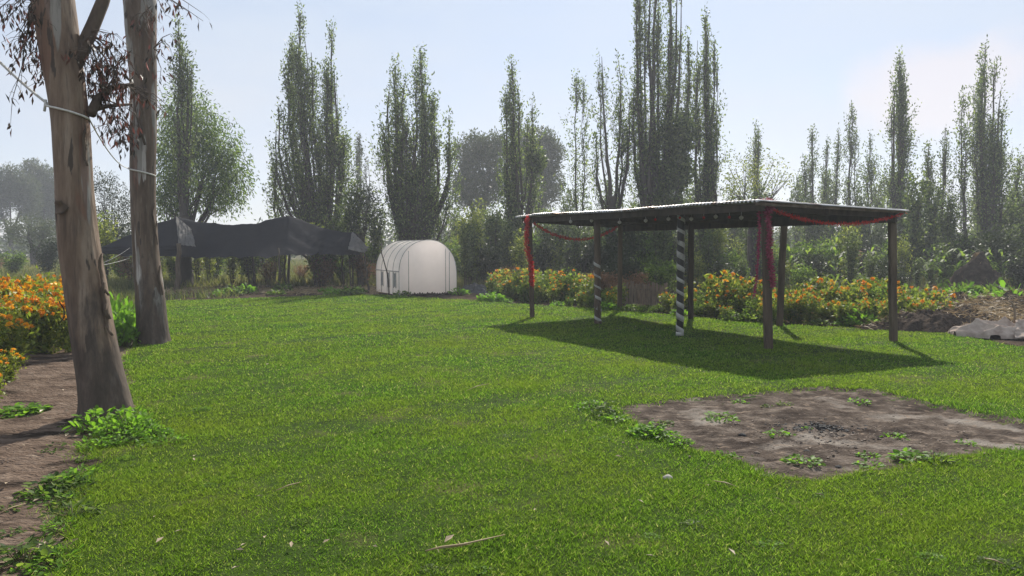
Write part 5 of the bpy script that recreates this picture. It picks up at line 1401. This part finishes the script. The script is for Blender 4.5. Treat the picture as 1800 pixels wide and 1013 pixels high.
def clod(px, py, r, label, mat='stone'):
    x, y = gp(px, py); rg = random.Random(int(px)); mb = MB(); n = 6
    mb.tube([(0, 0, -r * .3), (0, 0, 0), (0, 0, r * .4), (0, 0, r * .7)], [r * .8, r, r * .75, r * .3], 8, jit=.22, seed=int(px)); o = obj('soil_clod', mb.mesh('soil_clod', True), M[mat]); o.location = (x, y, gz(x, y)); o.scale = (1.2, .9, 1)
    tag(o, label, 'soil clod')
clod(1419, 788, .028, 'dark soil clod in the front middle of the bare patch', 'char'); clod(1474, 812, .03, 'dark soil clod near the front right edge of the bare patch', 'char')
clod(1330, 792, .022, 'brown soil clod in the front left of the bare patch'); clod(1320, 775, .02, 'small brown soil clod left of the charcoal'); clod(1305, 762, .035, 'flat dark soil clod upper left of the charcoal', 'char')
clod(1450, 818, .02, 'little clod just left of the front right soil clod'); clod(1174, 840, .035, 'pale clod lying on the grass left of the bare patch', 'ball')
for i in range(44):
    px, py = rr.uniform(200, 1790), 560 + 440 * rr.random() ** .7
    x, y = gp(px, py); a, b = lawn_sd(np.array([x]), np.array([y]))
    if a[0] > -.1 or b[0] < .1 or abs(x - 3.6) < 3 and 10 < y < 16: continue
    weed([2, 5, 2, 3][i % 4], px, py, rr.uniform(.25, .5), 'tiny flat weed growing among the grass of the open lawn', 'tiny weeds in the open lawn', i % 3 == 0, rr.uniform(.45, .7))
# fallen stalk in the foreground
fs = MB(); P = [at(748, 972, 1), at(760, 968, 1)]
def g3(px, py, z=.03):
    x, y = gp(px, py, z); return Vector((x, y, z + .01))
fs.tube([g3(748, 972), g3(775, 965, .035), g3(815, 960, .04), g3(850, 952, .045), g3(888, 943, .04)], [.004, .005, .005, .004, .002], 6)
fs.tube([g3(768, 968), g3(800, 964), g3(830, 960)], [.003, .004, .001], 5); fs.tube([g3(766, 962), g3(772, 975)], [.002, .002], 4); fs.tube([g3(806, 955), g3(812, 966)], [.002, .002], 4)
tag(obj('dry_stalk', fs.mesh('dry_stalk', True), M['straw']), 'long straw-coloured dry stalk lying on the grass in the foreground', 'stalk')
# fallen leaves on lawn and path
def fallen(px, py, s, label, group, rz, z=.03):
    x, y = gp(px, py, z); rg = np.random.default_rng(int(px * 3 + py))
    a = rz; L = s; d = Vector((math.cos(a), math.sin(a), .15)); n = Vector((-math.sin(a), math.cos(a), .25))
    V = [d * -L, d * -.2 * L + n * L * .33 + Vector((0, 0, .2 * L)), d * L, d * -.1 * L - n * L * .33 + Vector((0, 0, .18 * L)), Vector((0, 0, 0))]
    mb = MB(); mb.add([tuple(v) for v in V], [(0, 4, 1), (1, 4, 2), (2, 4, 3), (3, 4, 0)]); o = obj('fallen_leaf', mb.mesh('fallen_leaf'), M['deadleaf']); o.location = (x, y, max(z, 0.0) + .005)
    md = o.modifiers.new('thickness', 'SOLIDIFY'); md.thickness = .001
    tag(o, label, 'fallen leaf', group)
rr = random.Random(41)
GL = 'pale fallen leaves on the open lawn'
for k in range(46):
    px, py = rr.uniform(230, 1780), 540 + 460 * rr.random() ** .8
    x, y = gp(px, py); a, b = lawn_sd(np.array([x]), np.array([y]))
    if a[0] > -.1 or b[0] < .1: continue
    fallen(px, py, rr.uniform(.014, .034), 'small pale fallen leaf lying among the grass of the open lawn', GL, rr.uniform(0, 6), .038)
for k in range(26):
    px, py = rr.uniform(0, 140), rr.uniform(660, 1005)
    fallen(px, py, rr.uniform(.02, .045), 'dry fallen leaf lying on the bare dirt path at the left', 'dry leaves on the dirt path', rr.uniform(0, 6), -.02)
fallen(790, 948, .045, 'curled tan leaf beside the dry stalk in the foreground', None, 1.0, .04)
for k, (x0, y0, x1, y1) in enumerate([(1730, 985, 1765, 995), (1255, 848, 1295, 858), (820, 688, 860, 676), (735, 575, 775, 573), (0, 905, 45, 888), (485, 865, 530, 850)]):
    mb = MB(); mb.tube([g3(x0, y0), g3((x0 + x1) / 2, (y0 + y1) / 2 - 2), g3(x1, y1)], [.003, .004, .002], 5)
    tag(obj('dry_twig', mb.mesh('dry_twig', True), M['straw']), ['dry twig on the grass in the bottom right corner', 'dry twig on the grass below the front of the bare patch', 'thin twig in the middle of the lawn', 'thin twig on the lawn in front of the greenhouse', 'pale twig on the dirt path in the bottom left', 'thin twig on the grass right of the path edge'][k], 'twig')
print('objects', len(bpy.data.objects), 'tris approx', sum(len(m.polygons) for m in bpy.data.meshes) * 2)
